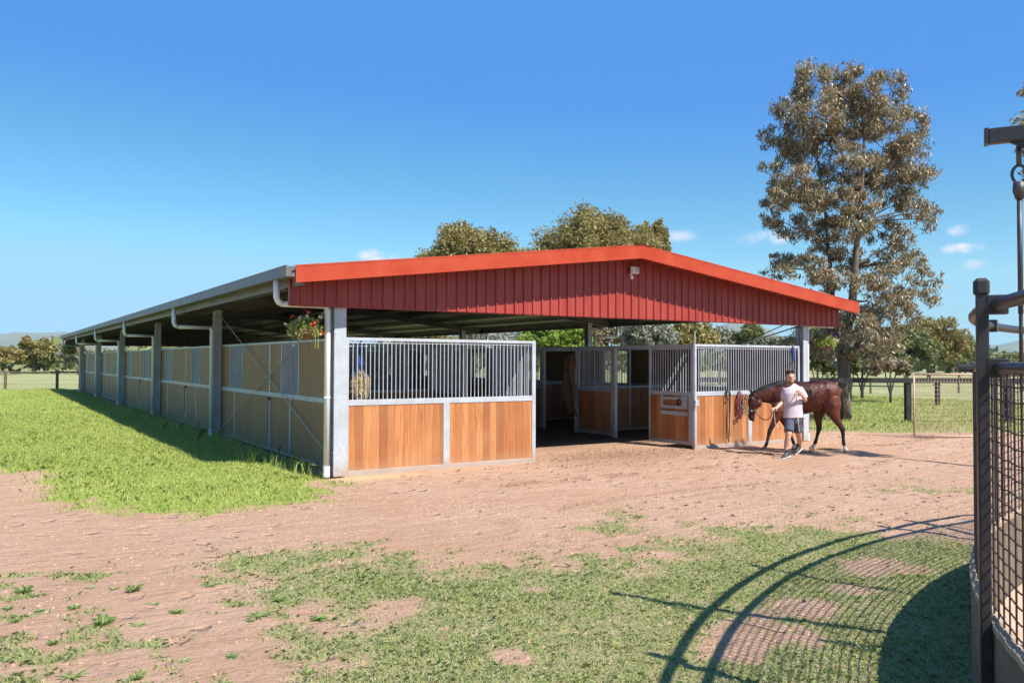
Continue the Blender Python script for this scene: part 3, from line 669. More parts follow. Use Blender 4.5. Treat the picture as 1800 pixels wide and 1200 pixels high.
# long straps over the rail
x0 = 8.42; st = empty('leather_straps', (x0, -.06, 1.14), 0, 'pair of long dark leather straps looped over the rail, left of the hanging bridle', 'straps', 'tack hanging on the right stall front')
m = MB()
m.tube([(-.03, .0, -.02), (-.035, -.01, -.3), (-.03, 0, -.62), (-.03, 0, -1.0)], .008, 5); m.build('strap', 'leather', st)
m = MB(); m.tube([(.0, .05, -.03), (.02, .0, .045), (.07, -.02, .02), (.09, -.01, -.25), (.07, -.01, -.55), (.075, 0, -.92)], .012, 6); m.build('strap', 'leather', st)
m = MB(); m.tube([(-.04, .04, -.03), (-.02, -.02, .045), (.03, -.03, .03), (.05, -.02, -.3), (.055, -.02, -.66), (.03, -.02, -1.05)], .010, 6); m.build('strap', 'leather', st)
m = MB(); m.tube([(.02+.055*math.cos(g), -.03, -.06+.085*math.sin(g)) for g in [i*PI/7 for i in range(14)]], .013, 6, True); m.build('strap_coil', 'leather', st)
br = empty('bridle', (8.80, -.06, 1.13), 0, 'tangled dark bridle with red webbing hanging beside the long leather straps', 'bridle', 'tack hanging on the right stall front')
m = MB(); m.tube([(0, 0, .03), (-.06, -.02, -.1), (-.07, -.02, -.35), (-.02, -.02, -.5)], .022, 6); m.tube([(.02, 0, .03), (-.02, -.03, -.2), (0, -.03, -.55)], .02, 6); m.tube([(-.09+.035*math.cos(g), -.02, -.55+.04*math.sin(g)) for g in [i*PI/6 for i in range(12)]], .014, 5, True); m.build('red_headcollar', 'redweb', br)
m = MB()
for dx, z0, z1 in ((.03, -.05, -.55), (.07, -.08, -.5), (.12, -.1, -.42), (.16, -.02, -.50)): m.tube([(dx, -.02, z0), (dx+.015, -.035, (z0+z1)/2), (dx-.01, -.02, z1)], .009, 5)
for z in (-.14, -.24, -.34, -.43): m.tube([(.01, -.02, z), (.08, -.04, z-.02), (.15, -.02, z+.01)], .009, 5)
m.tube([(.04, -.02, -.02), (.2, -.03, -.18)], .010, 5); m.build('cheek_straps', 'leather', br)
m = MB()
for z, x in ((-.3, .06), (-.42, .1)): m.tube([(x+.03*math.cos(g), -.045, z+.03*math.sin(g)) for g in [i*PI/6 for i in range(12)]], .006, 5, True)
m.build('bit_ring', 'steel', br)
# hay net
hn = empty('hay_net', (.30, .14, 1.28), 0, 'hay net stuffed with pale hay on a blue rope behind the left stall bars', 'hay net')
n = 1500; d = RNG.normal(size=(n, 3)); d /= np.linalg.norm(d, axis=1)[:, None]; leaf_quads('hay', d*np.array([.15, .09, .22])*(.6+.5*RNG.random((n, 1)))+np.array([0, 0, 0.1]), .09, .07, 'straw', hn, droop=.4)
m = MB()
for q in range(6): m.tube([(.02*math.cos(q), .01*math.sin(q), .85), (.03*math.cos(q*2), .02, .55), (.12*math.cos(q), .07*math.sin(q), .22)], .007, 5)
m.build('blue_rope', 'bluerope', hn)
br2 = MB(); br2.tube([(10.55, .06, 2.16), (10.56, -.045, 2.13), (10.57, -.045, 1.9), (10.56, -.04, 1.78), (10.60, -.045, 1.95), (10.59, -.04, 2.13)], .013, 6)
o = br2.build('tie_rope', 'bluerope'); tag(o, 'short blue rope tied over the top rail of the right stall front', 'rope')
# horse rug hanging in the aisle
MT['rug'] = noisy('canvas_rug', (.15, .09, .05), (.21, .14, .08), 4, .9, bump=.4)
rg = empty('horse_rug', (7.44, 4.1, 0), 0, 'brown canvas horse rug hanging on the dim right side of the aisle', 'rug')
m = MB(); rows = 16; cols = 9; vs = []; fs = []
for i in range(rows+1):
    z = 1.98-1.45*i/rows
    for j in range(cols+1):
        f = j/cols; wv = .045*math.sin(f*9+i*.35)+.03*math.sin(i*.8+f*3); vs.append((-.02+wv-.05*math.sin(PI*i/rows), (f-.5)*(.22+.32*math.sin(PI*min(1, i/rows*1.05)*.62)), z-.08*abs(f-.4)*(i/rows)*3))
for i in range(rows):
    for j in range(cols): a = i*(cols+1)+j; fs.append((a, a+1, a+cols+2, a+cols+1))
m.add(vs, fs); ro = m.build('rug_cloth', 'rug', rg, smooth=True); sm = ro.modifiers.new('thick', 'SOLIDIFY'); sm.thickness = .02
m = MB(); m.tube([(0, -.1, 1.95), (.04, 0, 2.1), (0, .1, 1.95)], .01, 5); m.build('rug_strap', 'leather', rg)

# ------------------------------------------------------------------ trees
def limb(m, p0, p1, r0, r1, seg=6, wob=.08, rng=random):
    p0 = Vector(p0); p1 = Vector(p1); L = (p1-p0).length; pts = []; rr = []
    for i in range(seg+1):
        f = i/seg; w = Vector((rng.uniform(-1, 1), rng.uniform(-1, 1), rng.uniform(-.3, .3)))*wob*L*(math.sin(PI*f)); pts.append(p0.lerp(p1, f)+w+Vector((0, 0, .06*L*math.sin(PI*f)))); rr.append(r0+(r1-r0)*f)
    m.tube(pts, 0, 7, rr=rr); return pts
def tree(name, label, base, stems, clumps, leaf, lsize, lasp, mt, bark='bark', group=None, droop=.0, r0=.2, seed=1, cat='tree', fork=None, sub=9, dense=.5):
    """clumps: list of (x,y,z,rx,ry,rz) relative to base; leaves are spread over sub-clumps inside each"""
    rr = random.Random(seed); r = np.random.default_rng(seed)
    o = empty(name, base, 0, label, cat, group)
    m = MB(); tips = []
    for (pts, ra, rb) in stems:
        n = len(pts); m.tube(pts, 0, 10, rr=[ra+(rb-ra)*(i/(n-1))**.8 for i in range(n)]); tips += [(Vector(p), ra+(rb-ra)*(i/(n-1))) for i, p in enumerate(pts) if i > 0]
    allc = []; tot = sum(c[3]*c[5]*c[4] for c in clumps)
    for (x, y, z, rx, ry, rz) in clumps:
        c = Vector((x, y, z)); near = min(tips, key=lambda q: (q[0]-c).length+max(0, q[0].z-c.z)*1.5)
        limb(m, near[0], c, min(near[1]*.5, .02+.03*rx+.02*rz), .008, 5, .06, rr)
        n = max(30, int(leaf*(rx*ry*rz)/tot)); ns = max(3, int(sub*(.6+.8*rr.random())))
        d = r.normal(size=(ns, 3)); d /= np.linalg.norm(d, axis=1)[:, None]
        sc = d*np.array([rx, ry, rz])*(.35+.6*r.random((ns, 1))**.6); pick = r.integers(0, ns, n)
        q = r.normal(size=(n, 3)); q /= np.linalg.norm(q, axis=1)[:, None]; q *= r.random((n, 1))**dense
        sr = .42*(.7+.6*r.random(ns))
        allc.append(np.array(c)+sc[pick]+q*np.array([rx, ry, rz])*sr[pick][:, None])
        for k in range(min(ns, 4)): limb(m, c, c+Vector(sc[k]), .012, .004, 3, .08, rr)
    m.build('trunk', bark, o, smooth=True)
    leaf_quads('crown', np.concatenate(allc), lsize, lasp, mt, o, r, droop)
    return o
MT['euc'] = leafmat('eucalypt_leaf', [(.12, .11, .05), (.25, .215, .11), (.135, .14, .06), (.43, .35, .22), (.36, .18, .11), (.20, .195, .095), (.54, .47, .35)], .2, .38)
MT['olive'] = leafmat('olive_leaf', [(.17, .16, .05), (.29, .24, .085), (.38, .28, .10), (.23, .21, .07), (.33, .27, .12)], .3, .55)
MT['fargreen'] = leafmat('far_leaf', [(.13, .16, .06), (.2, .21, .09), (.17, .2, .07), (.26, .24, .12)], .25, .6)
MT['bright'] = leafmat('bright_leaf', [(.17, .26, .035), (.25, .33, .055), (.2, .28, .05)], .3, .5)
MT['tan'] = leafmat('dry_leaf', [(.26, .19, .12), (.33, .25, .17), (.22, .19, .10)], .25, .6)
MT['grey'] = leafmat('grey_leaf', [(.26, .26, .2), (.34, .33, .27), (.2, .21, .14)], .2, .6)
def rel(px, py, d, base): return at(px, py, d)-np.array([base[0], base[1], 0])
# big eucalypt at right
gb = G(1482, 738); TB = (float(gb[0]), float(gb[1]), -.02); D = float((np.array([gb[0], gb[1], 0])-CAM)@FW); k_ = D/FPX
def RL(px, py, dd=0): return tuple(map(float, rel(px, py, D+dd, TB)))
stems = [([(0, 0, 0), RL(1484, 700), RL(1483, 640), RL(1487, 590), RL(1498, 530), RL(1503, 470), RL(1508, 400), RL(1515, 320), RL(1520, 240), RL(1512, 170, .2)], .25, .02),
         ([RL(1483, 650), RL(1470, 600, .2), RL(1464, 540, .5), RL(1461, 480, .6), RL(1455, 430, .6), RL(1450, 360, .5), RL(1435, 270, .4), RL(1425, 180, .4)], .13, .015),
         ([RL(1487, 640), RL(1510, 600, -.4), RL(1545, 560, -.8), RL(1575, 520, -1.)], .10, .02)]
cl = []
for (px, py, rx, ry, dd) in [(1425, 122, 26, 18, 0), (1475, 126, 20, 16, .2), (1570, 134, 16, 14, 0), (1480, 200, 34, 30, 0), (1472, 245, 34, 30, .2), (1500, 330, 34, 28, .1), (1480, 380, 36, 24, 0), (1430, 340, 30, 26, .1), (1520, 370, 34, 24, -.1), (1470, 430, 34, 22, .2), (1550, 300, 30, 26, 0), (1500, 160, 30, 26, -.1), (1395, 270, 26, 26, .1), (1425, 150, 40, 38, 0), (1475, 150, 36, 34, .4), (1530, 160, 34, 34, -.4), (1580, 155, 20, 28, .3), (1385, 195, 30, 34, 0), (1440, 205, 44, 32, -.7), (1505, 215, 44, 34, .7), (1565, 205, 36, 34, -.3), (1610, 225, 26, 34, .2),
        (1370, 240, 34, 28, .3), (1420, 265, 40, 34, .8), (1600, 275, 38, 34, 0), (1555, 265, 40, 34, .9), (1500, 275, 36, 26, -.9), (1355, 290, 22, 16, 0), (1400, 310, 40, 22, -.5), (1590, 320, 44, 28, .4), (1625, 310, 22, 20, 0), (1465, 300, 30, 26, .6), (1530, 325, 30, 26, .2),
        (1375, 345, 38, 30, .5), (1415, 360, 36, 34, -.6), (1360, 385, 24, 20, 0), (1610, 365, 26, 20, -.2), (1570, 360, 30, 24, .6), (1630, 385, 24, 20, .2), (1648, 372, 12, 14, 0), (1470, 350, 34, 26, -.8), (1395, 400, 32, 22, 0), (1440, 405, 34, 24, .8), (1375, 350, 26, 20, -.9),
        (1500, 400, 34, 22, -.4), (1555, 410, 34, 24, .5), (1590, 420, 22, 20, -.5), (1400, 450, 40, 16, .4), (1370, 475, 34, 15, 0), (1440, 470, 34, 22, -.6), (1500, 455, 36, 24, .7), (1560, 460, 36, 26, -.2), (1605, 465, 26, 26, .3), (1530, 490, 40, 22, -.7), (1450, 500, 38, 16, .5), (1590, 505, 34, 22, .2),
        (1640, 492, 18, 17, 0), (1632, 525, 20, 22, .3), (1575, 535, 34, 22, -.8), (1605, 555, 18, 20, .2), (1540, 535, 34, 24, .6), (1500, 560, 40, 26, -.5), (1530, 590, 40, 22, -1.), (1560, 575, 30, 22, .3), (1460, 590, 34, 22, .6), (1520, 620, 34, 18, -.6), (1475, 620, 30, 16, -.2), (1440, 600, 36, 24, 1.2), (1405, 595, 34, 16, 1.4), (1560, 610, 30, 20, .6)]:
    q = RL(px, py, dd); cl.append((q[0], q[1], q[2], rx*k_*1.02, rx*k_*1.1, ry*k_*1.08))
tree('eucalyptus_tree', 'tallest tree, a eucalyptus with drooping grey brown leaves right of the barn', TB, stems, cl, 108000, .122, .25, 'euc', 'bark', None, .5, seed=4, sub=15, dense=.72)
# tree over the pen at the right edge
pos = at(1868, 300, 13.5); TB2 = (float(pos[0]), float(pos[1]), -.02)
def RL2(px, py, dd=0): return tuple(map(float, rel(px, py, 13.5+dd, TB2)))
cl = []
for (px, py, rx, ry, dd) in [(1815, 205, 24, 26, 0), (1840, 150, 40, 26, .3), (1800, 262, 14, 14, .1), (1818, 300, 20, 22, 0), (1812, 350, 15, 18, .2), (1815, 395, 12, 14, 0), (1880, 240, 50, 50, -.4), (1900, 330, 50, 50, .4), (1870, 420, 40, 40, .2)]:
    q = RL2(px, py, dd); kk = 13.5/FPX; cl.append((q[0], q[1], q[2], rx*kk, rx*kk*1.2, ry*kk))
tree('small_eucalyptus', 'leafy branches of a tree reaching in at the right edge beyond the pen', TB2, [([(0, 0, 0), (.1, 0, 1.5), (0, .1, 3), RL2(1880, 300), RL2(1870, 180)], .12, .02)], cl, 5200, .10, .32, 'olive', 'bark', None, .35, seed=9)
# generic background trees (pixel survey of outline at distance d)
def bgtree(name, label, d, px0, px1, top, bot, mt, n=9000, ls=.3, asp=.45, group=None, seed=1, bark='bark', gy=None, rough=1., cover_=.42, droop=.1, blobs=16):
    r = random.Random(seed); cx = (px0+px1)/2; k = d/FPX; c = at(cx, 635, d); base = (float(c[0]), float(c[1]), -.03)
    w = (px1-px0)/2*k; zt = CAM[2]+(636-top)*k; zb = max(.05, CAM[2]+(636-bot)*k); cl = []
    for i in range(blobs):
        # umbrella/rounded outline
        u = -1+2*(i+.5)/blobs; h = math.sqrt(max(.05, 1-u*u*.85)); 
        for lev in range(2 if blobs > 9 else 1):
            x = u*w*.82; z = zb+(zt-zb)*(.52+.30*h*(1-lev*.9)+r.uniform(-.06, .06)*rough); rz = (zt-zb)*(.26 if lev == 0 else .24)
            zmax = zb+(zt-zb)*(.45+.55*h); z = min(z, zmax-rz*.8)
            y = r.uniform(-.6, .6)*w*h
            cl.append((x*math.cos(YAW)+y*math.sin(YAW), -x*math.sin(YAW)+y*math.cos(YAW), z, w*3.0/blobs+.22*w, w*.34, rz))
    st = [([(0, 0, 0), (r.uniform(-.1, .1)*w*.3, 0, zb+(zt-zb)*.25), (r.uniform(-.2, .2)*w*.4, 0, zb+(zt-zb)*.72)], max(.05, .045*w+.03*zt*.3), .03),
          ([(0, 0, zb*.4), (-w*.25, .1, zb+(zt-zb)*.35), (-w*.45, 0, zb+(zt-zb)*.6)], max(.04, .03*w), .02), ([(0, 0, zb*.5), (w*.25, -.1, zb+(zt-zb)*.3), (w*.5, 0, zb+(zt-zb)*.6)], max(.04, .03*w), .02)]
    return tree(name, label, base, st, cl, n, ls, asp, mt, bark, group, droop, seed=seed, sub=10, dense=cover_)
GR = 'trees beyond the barn and paddocks'
bgtree('eucalyptus_tree', 'broad olive green tree crown rising behind the left half of the roof', 62, 738, 922, 398, 560, 'olive', 52000, .22, .5, GR, 21, blobs=14)
bgtree('eucalyptus_tree', 'largest rounded olive tree crown rising behind the roof left of the ridge', 58, 946, 1160, 371, 560, 'olive', 66000, .21, .5, GR, 22, blobs=14)
bgtree('eucalyptus_tree', 'small olive crown peeping over the roof right of the ridge', 60, 1122, 1178, 394, 560, 'olive', 17000, .21, .5, GR, 23, blobs=7)
for i, (a, b_, tp, bt, d, mt, lab, n) in enumerate([
        (915, 1045, 566, 640, 46, 'bright', 'bright green bushy tree seen through the aisle opening', 12000),
        (1040, 1110, 560, 640, 58, 'tan', 'dry brown tree seen past the dark barn column under the gable', 6000),
        (1095, 1185, 552, 640, 52, 'grey', 'grey leaved tree seen under the gable left of the drop bolt', 7000),
        (1165, 1262, 560, 640, 60, 'olive', 'olive tree seen under the gable just right of the drop bolt', 7000),
        (1228, 1300, 575, 640, 66, 'grey', 'low pale grey tree seen above the left of the right stall front', 5000),
        (1290, 1345, 568, 640, 62, 'fargreen', 'thin tree with two dark stems above the middle of the right stall front', 2600),
        (1330, 1395, 590, 642, 58, 'grey', 'low grey shrub above the right end of the right stall front', 4000),
        (690, 800, 582, 640, 70, 'olive', 'dark olive tree glimpsed above the left stall front', 5000),
        (790, 930, 575, 640, 76, 'grey', 'pale tree glimpsed above the right end of the left stall front', 5000),
        (1395, 1480, 575, 690, 44, 'fargreen', 'green tree behind the man and horse beside the tall eucalyptus', 8000),
        (1470, 1560, 590, 680, 40, 'grey', 'small grey tree behind the big eucalyptus trunk', 6000),
        (1545, 1640, 572, 668, 60, 'fargreen', 'pale green bushy tree directly behind the pink mesh gate post', 9000),
        (1575, 1690, 560, 655, 82, 'olive', 'wide dark olive tree beyond the pink mesh gate', 12000),
        (1650, 1722, 592, 655, 90, 'fargreen', 'rounded green tree nearest the round pen post', 8000),
        (1530, 1600, 625, 672, 36, 'tan', 'small bare reddish tree behind the black fence', 2500),
        (1745, 1850, 618, 650, 110, 'fargreen', 'low tree line tree seen through the pen rails', 4000),
        (-40, 24, 610, 654, 95, 'olive', 'reddish brown tree at the far left edge', 7000),
        (8, 48, 626, 654, 120, 'fargreen', 'low green bush beside the reddish tree at far left', 3000),
        (30, 92, 600, 654, 105, 'olive', 'tallest tree beyond the left paddock fence', 9000),
        (76, 122, 612, 655, 112, 'fargreen', 'yellow green tree between the tall far tree and the barn end', 6000),
        (108, 168, 612, 656, 100, 'grey', 'pale tree behind the far left corner of the barn', 6000),
        (165, 250, 618, 656, 100, 'fargreen', 'tree glimpsed under the eave past the third downpipe', 5000),
        (1478, 1512, 618, 668, 37, 'fargreen', 'slender young tree beside the big eucalyptus trunk', 2200)]):
    bgtree('paddock_tree', lab, d, a, b_, tp, bt, mt, n, .16+.0019*d, .5, GR, 40+i, bark='palebark' if i % 2 else 'bark', blobs=8 if b_-a < 80 else 12, rough=1.5)
# distant wood as one mass
cs = []
for a in np.linspace(-20, 70, 260):
    d = 230+80*math.sin(a*7.1)+random.uniform(-30, 30); th = rad(a); h = 3+3.0*fbm(a*.5, 1.0)+random.uniform(-1, 1); c0 = np.array([CAM[0]+math.sin(th)*d, CAM[1]+math.cos(th)*d, 0])
    q = RNG.normal(size=(90, 3)); q /= np.linalg.norm(q, axis=1)[:, None]; cs.append(c0+q*np.array([4.2, 4.2, h*.5])*(RNG.random((90, 1))**.4)+np.array([0, 0, h*.5]))
wd = leaf_quads('far_wood', np.concatenate(cs), 1.5, .7, 'fargreen'); tag(wd, 'distant line of grey green trees along the horizon', 'wood', kind='stuff')
# hills
MT['hill'] = noisy('hill_scrub', (.10, .13, .09), (.17, .19, .12), .004, .95)
def hill(d, a0, a1, hfun, name='hills'):
    m = MB(); n = 160; vs = []; fs = []
    for i in range(n+1):
        a = rad(a0+(a1-a0)*i/n); x, y = CAM[0]+math.sin(a)*d, CAM[1]+math.cos(a)*d; h = hfun(math.degrees(a)); ux, uy = math.sin(a), math.cos(a)
        for j, (dr, f) in enumerate(((-900, 0), (-500, .45+.1*math.sin(i*1.3)), (-200, .85), (0, 1), (700, .8), (2200, .1))): vs.append((x+ux*dr, y+uy*dr, -5+h*f))
    for i in range(n):
        for j in range(5): q = i*6+j; fs.append((q, q+1, q+7, q+6))
    m.add(vs, fs); o = m.build(name, 'hill', smooth=True); tag(o, kind='structure'); return o
def az(px): return math.degrees(YAW+math.atan((px-900)/FPX))
def hf(a):
    px = 900+FPX*math.tan(rad(a)-YAW); y = 636
    h1 = 32*math.exp(-((px-40)/420)**2)+13*math.exp(-((px-420)/300)**2)+44*math.exp(-((px-1312)/85)**2)+22*math.exp(-((px-1260)/150)**2)+30*math.exp(-((px-1840)/260)**2)+6
    return (h1+3*math.sin(px*.021)+1.5*math.sin(px*.067))*5200/FPX*1.0
hill(5200, -22, 82, hf)

# ------------------------------------------------------------------ fences and gate
def rail_fence(name, label, pts, zr_, rw, rh, pw, ptop, mtp, posts, thin=()):
    base = pts[0]; o = empty(name, (base[0], base[1], 0), 0, label, 'fence')
    R_ = lambda p: (p[0]-base[0], p[1]-base[1])
    for z, w, h in ((zr_, rw, rh),)+tuple(thin):
        m = MB()
        for a, b_ in zip(pts[:-1], pts[1:]): a = R_(a); b_ = R_(b_); m.beam((a[0], a[1], z), (b_[0], b_[1], z), w, h)
        m.build('rail' if h > .02 else 'wire', mtp, o)
    for p in posts:
        q = R_(p); m = MB(); m.beam((q[0], q[1], -.1), (q[0], q[1], ptop), pw, pw*.9, (R0[0], R0[1], 0)); m.build('post', mtp, o, bevel=.006)
    return o
def L_(px, d): c = at(px, 635, d); return (float(c[0]), float(c[1]))
rail_fence('post_and_rail_fence', 'heavy black post and rail fence behind the horse and the mesh gate', [L_(1200, 24.7), L_(1900, 24.4)], 1.245, .07, .15, .17, 1.17, 'blackfence', [L_(1418, 24.7), L_(1595, 24.6), L_(1772, 24.5)])
rail_fence('post_and_rail_fence', 'distant low paddock fence beyond the heavy black fence', [L_(1440, 50), L_(1900, 46)], .72, .04, .07, .10, .80, 'brownfence', [L_(p, 48) for p in (1460, 1530, 1600, 1685, 1750)], ((.4, .01, .012),))
rail_fence('post_and_rail_fence', 'weathered brown single rail fence across the far end of the left paddock', [L_(-300, 47.4), L_(330, 48.1)], 1.07, .06, .09, .13, 1.05, 'brownfence', [L_(10-91*k, 47.6) for k in (2, 1, 0)]+[L_(101, 47.8), L_(192, 47.9), L_(283, 48)], ((.62, .008, .008), (.35, .008, .008)))
o = rail_fence('black_post', 'thick dark post standing beyond the mesh gate', [L_(1640, 34.4), L_(1654, 34.4)], .85, .05, .05, .17, 1.0, 'blackfence', [L_(1647, 34.4)]); o['category'] = 'post'
# pink mesh gate
ga = np.array(L_(1606, 19.75)); gc = np.array(L_(1760, 19.75)); gt = empty('mesh_gate', (ga[0], ga[1], 0), math.atan2(gc[1]-ga[1], gc[0]-ga[0]), 'faded pink tube gate filled with wire mesh, left of the round pen', 'gate')
GL = float(np.linalg.norm(gc-ga)); m = MB()
for z in (.02, 1.50): m.tube([(0, 0, z), (GL, 0, z)], .026, 8)
for x in (0, GL): m.tube([(x, 0, 0), (x, 0, 1.52)], .021, 8)
m.tube([(GL*.52, 0, .02), (GL*.52, 0, .26)], .012, 6); m.build('gate_frame', 'pinkgate', gt, smooth=True)
m = MB(); z = .05; zs = []
while z < 1.48: zs.append(z); z += .055 if z < .3 else .10
for z in zs: m.tube([(0, .0, z), (GL, .0, z)], .0048, 4)
x = .05
while x < GL: m.tube([(x, .006, .02), (x, .006, 1.5)], .0045, 4); x += .075
m.build('wire_mesh', 'pinkgate', gt)

# ------------------------------------------------------------------ round pen (horse walker)
PC = (4.07, -16.74); PR = 8.12
pen = empty('round_pen', (PC[0], PC[1], 0), 0, 'dark steel round walker pen with woven wire mesh and rubber kickboard at the right edge', 'round pen')
NS = 160
def ring(r, z, n=NS): return [(r*math.cos(2*PI*i/n), r*math.sin(2*PI*i/n), z) for i in range(n)]
m = MB(); m.tube(ring(PR, 2.05), .031, 10, True); m.build('top_rail', 'penpaint', pen, smooth=True)
m = MB(); m.tube(ring(PR, 1.755), .028, 10, True); m.build('middle_rail', 'penpaint', pen, smooth=True)
# kickboard + belt
def band(r0, r1, z0, z1, n=NS):
    m = MB(); prof = [(r0, z0), (r1, z0), (r1, z1), (r0, z1), (r0, z0)]; m.lathe((0, 0, 0), prof, n); return m
MT['kick'] = noisy('dark_kick_rubber', (.10, .075, .05), (.17, .13, .085), 5, .85, bump=.3)
band(PR-.02, PR+.03, -.03, .55).build('kickboard', 'kick', pen)
n_ = 1800; m = MB(); m.tube(ring(PR+.01, .565, n_), .03, 6, True); 
m.v = [(v[0], v[1], v[2]+(.006*((k//6) % 8 < 4)) if v[2] > .55 else v[2]) for k, v in enumerate(m.v)]
m.build('rubber_edge_binding', 'rubber', pen)
# woven mesh
nv = 900; zs = np.arange(.62, 1.73, .066); V_ = []; F_ = []
mm = MB()
for j, z in enumerate(zs):
    n = 640; pts = [((PR+.008*math.sin(i*PI/1.0+j*PI))*math.cos(2*PI*i/n), (PR+.008*math.sin(i*PI+j*PI))*math.sin(2*PI*i/n), z+.004*math.sin(i*2.1)) for i in range(n)]
    mm.tube(pts, .0042, 4, True)
for i in range(nv):
    a = 2*PI*i/nv; rr_ = PR+(.006 if i % 2 else -.006); mm.tube([(rr_*math.cos(a), rr_*math.sin(a), .56), (rr_*math.cos(a), rr_*math.sin(a), 1.74)], .0042, 4)
mm.build('woven_mesh', 'wire', pen)
# posts: one stands at the spot seen at the right of the yard view
u_ = ray(1723, 635)[:2]; w_ = CAM[:2]-np.array(PC); A_ = u_@u_; B_ = 2*u_@w_; C_ = w_@w_-(PR+.07)**2
tp = w_+u_*((-B_-math.sqrt(max(0, B_*B_-4*A_*C_)))/(2*A_)); a0 = math.atan2(tp[1], tp[0]); NP = 20; print('PENPOST', tp, math.degrees(a0), (-B_-math.sqrt(max(0, B_*B_-4*A_*C_)))/(2*A_))
for i in range(NP):
    a = a0+2*PI*i/NP; c_, s_ = math.cos(a), math.sin(a); m = MB()
    rc = PR+.075; T = Vector((-s_, c_, 0)); Rr = Vector((c_, s_, 0))
    def obx(r0, r1, w, z0, z1): m.beam(Rr*((r0+r1)/2)+Vector((0, 0, z0)), Rr*((r0+r1)/2)+Vector((0, 0, z1)), w, r1-r0, tuple(Rr))
    obx(PR+.035, PR+.085, .044, -.05, 2.13)
    p = m.build('post', 'penpaint', pen, bevel=.004)
    m = MB(); obx(PR+.030, PR+.095, .06, 2.09, 2.175); m.build('post_cap', 'black', p, bevel=.015)
    m = MB()
    for z in (2.05, 1.755): m = MB(); obx(PR-.045, PR+.045, .05, z-.045, z+.045); m.build('rail_clamp', 'penpaint', p, bevel=.004)
    m = MB(); m.tube([Rr*(PR+.10)+Vector((0, 0, 1.755)), Rr*(PR+.16)+Vector((0, 0, 1.755))], .02, 8); m.build('clamp_bolt', 'penpaint', p)
gi = MB(); gi.lathe((0, 0, 0), [(0, .012), (PR-.03, .012)], 96)
MT['sand'] = noisy('pen_sand', (.44, .30, .21), (.54, .38, .28), 3, .95, bump=.5, bscale=30)
o = gi.build('sand_surface', 'sand', pen)
# walker mechanism: arms with hanging divider gates on one turning hub
WK = empty('horse_walker', (PC[0], PC[1], 0), 0, 'dark overhead walker arm with a hanging rod above the pen at the upper right', 'horse walker')
def walker(ang, zarm, label, rend, gate=True):
    m = MB(); m.beam((.5, 0, zarm), (rend, 0, zarm), .06, .085); w = m.build('arm_beam', 'penpaint', WK, bevel=.006); w.rotation_euler = (0, 0, ang)
    m = MB(); m.lathe((0, 0, 0), [(0, 0)], 3); m = MB(); m.beam((rend, 0, zarm), (rend+.02, 0, zarm), .066, .091); m.add([(rend-.10, -.01, zarm-.043), (rend-.75, -.01, zarm-.043), (rend-.75, -.01, zarm-.10), (rend-.20, -.01, zarm-.10), (rend-.10, .01, zarm-.043), (rend-.75, .01, zarm-.043), (rend-.75, .01, zarm-.10), (rend-.20, .01, zarm-.10)], [(0, 1, 2, 3), (7, 6, 5, 4), (0, 3, 7, 4), (3, 2, 6, 7), (2, 1, 5, 6)]); m.build('end_cap_and_gusset', 'penpaint', w)
    m = MB(); xr = rend-.15
    m.tube([(xr, -.03, zarm-.04), (xr, -.03, zarm-.17)], .014, 6); m.tube([(xr+.035*math.cos(g), -.03, zarm-.22+.05*math.sin(g)) for g in [i*PI/6 for i in range(12)]], .009, 6, True)
    m.lathe((xr, -.03, zarm-.31), [(.0, .05), (.03, .045), (.034, .0), (.02, -.05), (0, -.05)], 10); m.tube([(xr, -.03, zarm-.34), (xr, -.03, 1.62)], .0105, 8); m.tube([(xr, -.03, zarm-.34), (xr, -.03, zarm-1.0)], .014, 8)
    m.build('hanger_rod', 'rod', w, smooth=True)
    if gate:
        g = MB(); g.tube([(rend-2.3, -.03, 1.55), (rend-.32, -.03, 1.55)], .016, 8); g.tube([(rend-2.3, -.03, 1.47), (rend-.32, -.03, 1.47)], .012, 8); g.tube([(rend-.32, -.03, 1.55), (rend-.32, -.03, .4), (rend-2.3, -.03, .4), (rend-2.3, -.03, 1.55)], .014, 8)
        gg = g.build('divider_gate', 'penpaint', w, smooth=True)
    return w
end = at(1737, 241, 4.65); ev = np.array([end[0], end[1]])-np.array(PC)
walker(math.atan2(ev[1], ev[0]), float(end[2]), 'walker arm whose dark beam end and hanging rod show at the upper right edge', float(np.linalg.norm(ev)))
e2 = np.array([4.63, -9.32])-np.array(PC); walker(math.atan2(e2[1], e2[0]) , float(end[2]), 'second walker arm out of the picture, throwing the forked shadow on the dirt', float(np.linalg.norm(e2)), False)
m = MB(); m.tube([(0, 0, 0), (0, 0, 3.4)], .12, 14); m.build('hub_post', 'penpaint', WK, smooth=True); m = MB(); m.lathe((0, 0, 2.7), [(0, 0), (.5, 0), (.52, .1), (.5, .6), (.2, .75), (0, .75)], 20); m.build('motor_housing', 'penpaint', WK, smooth=True)

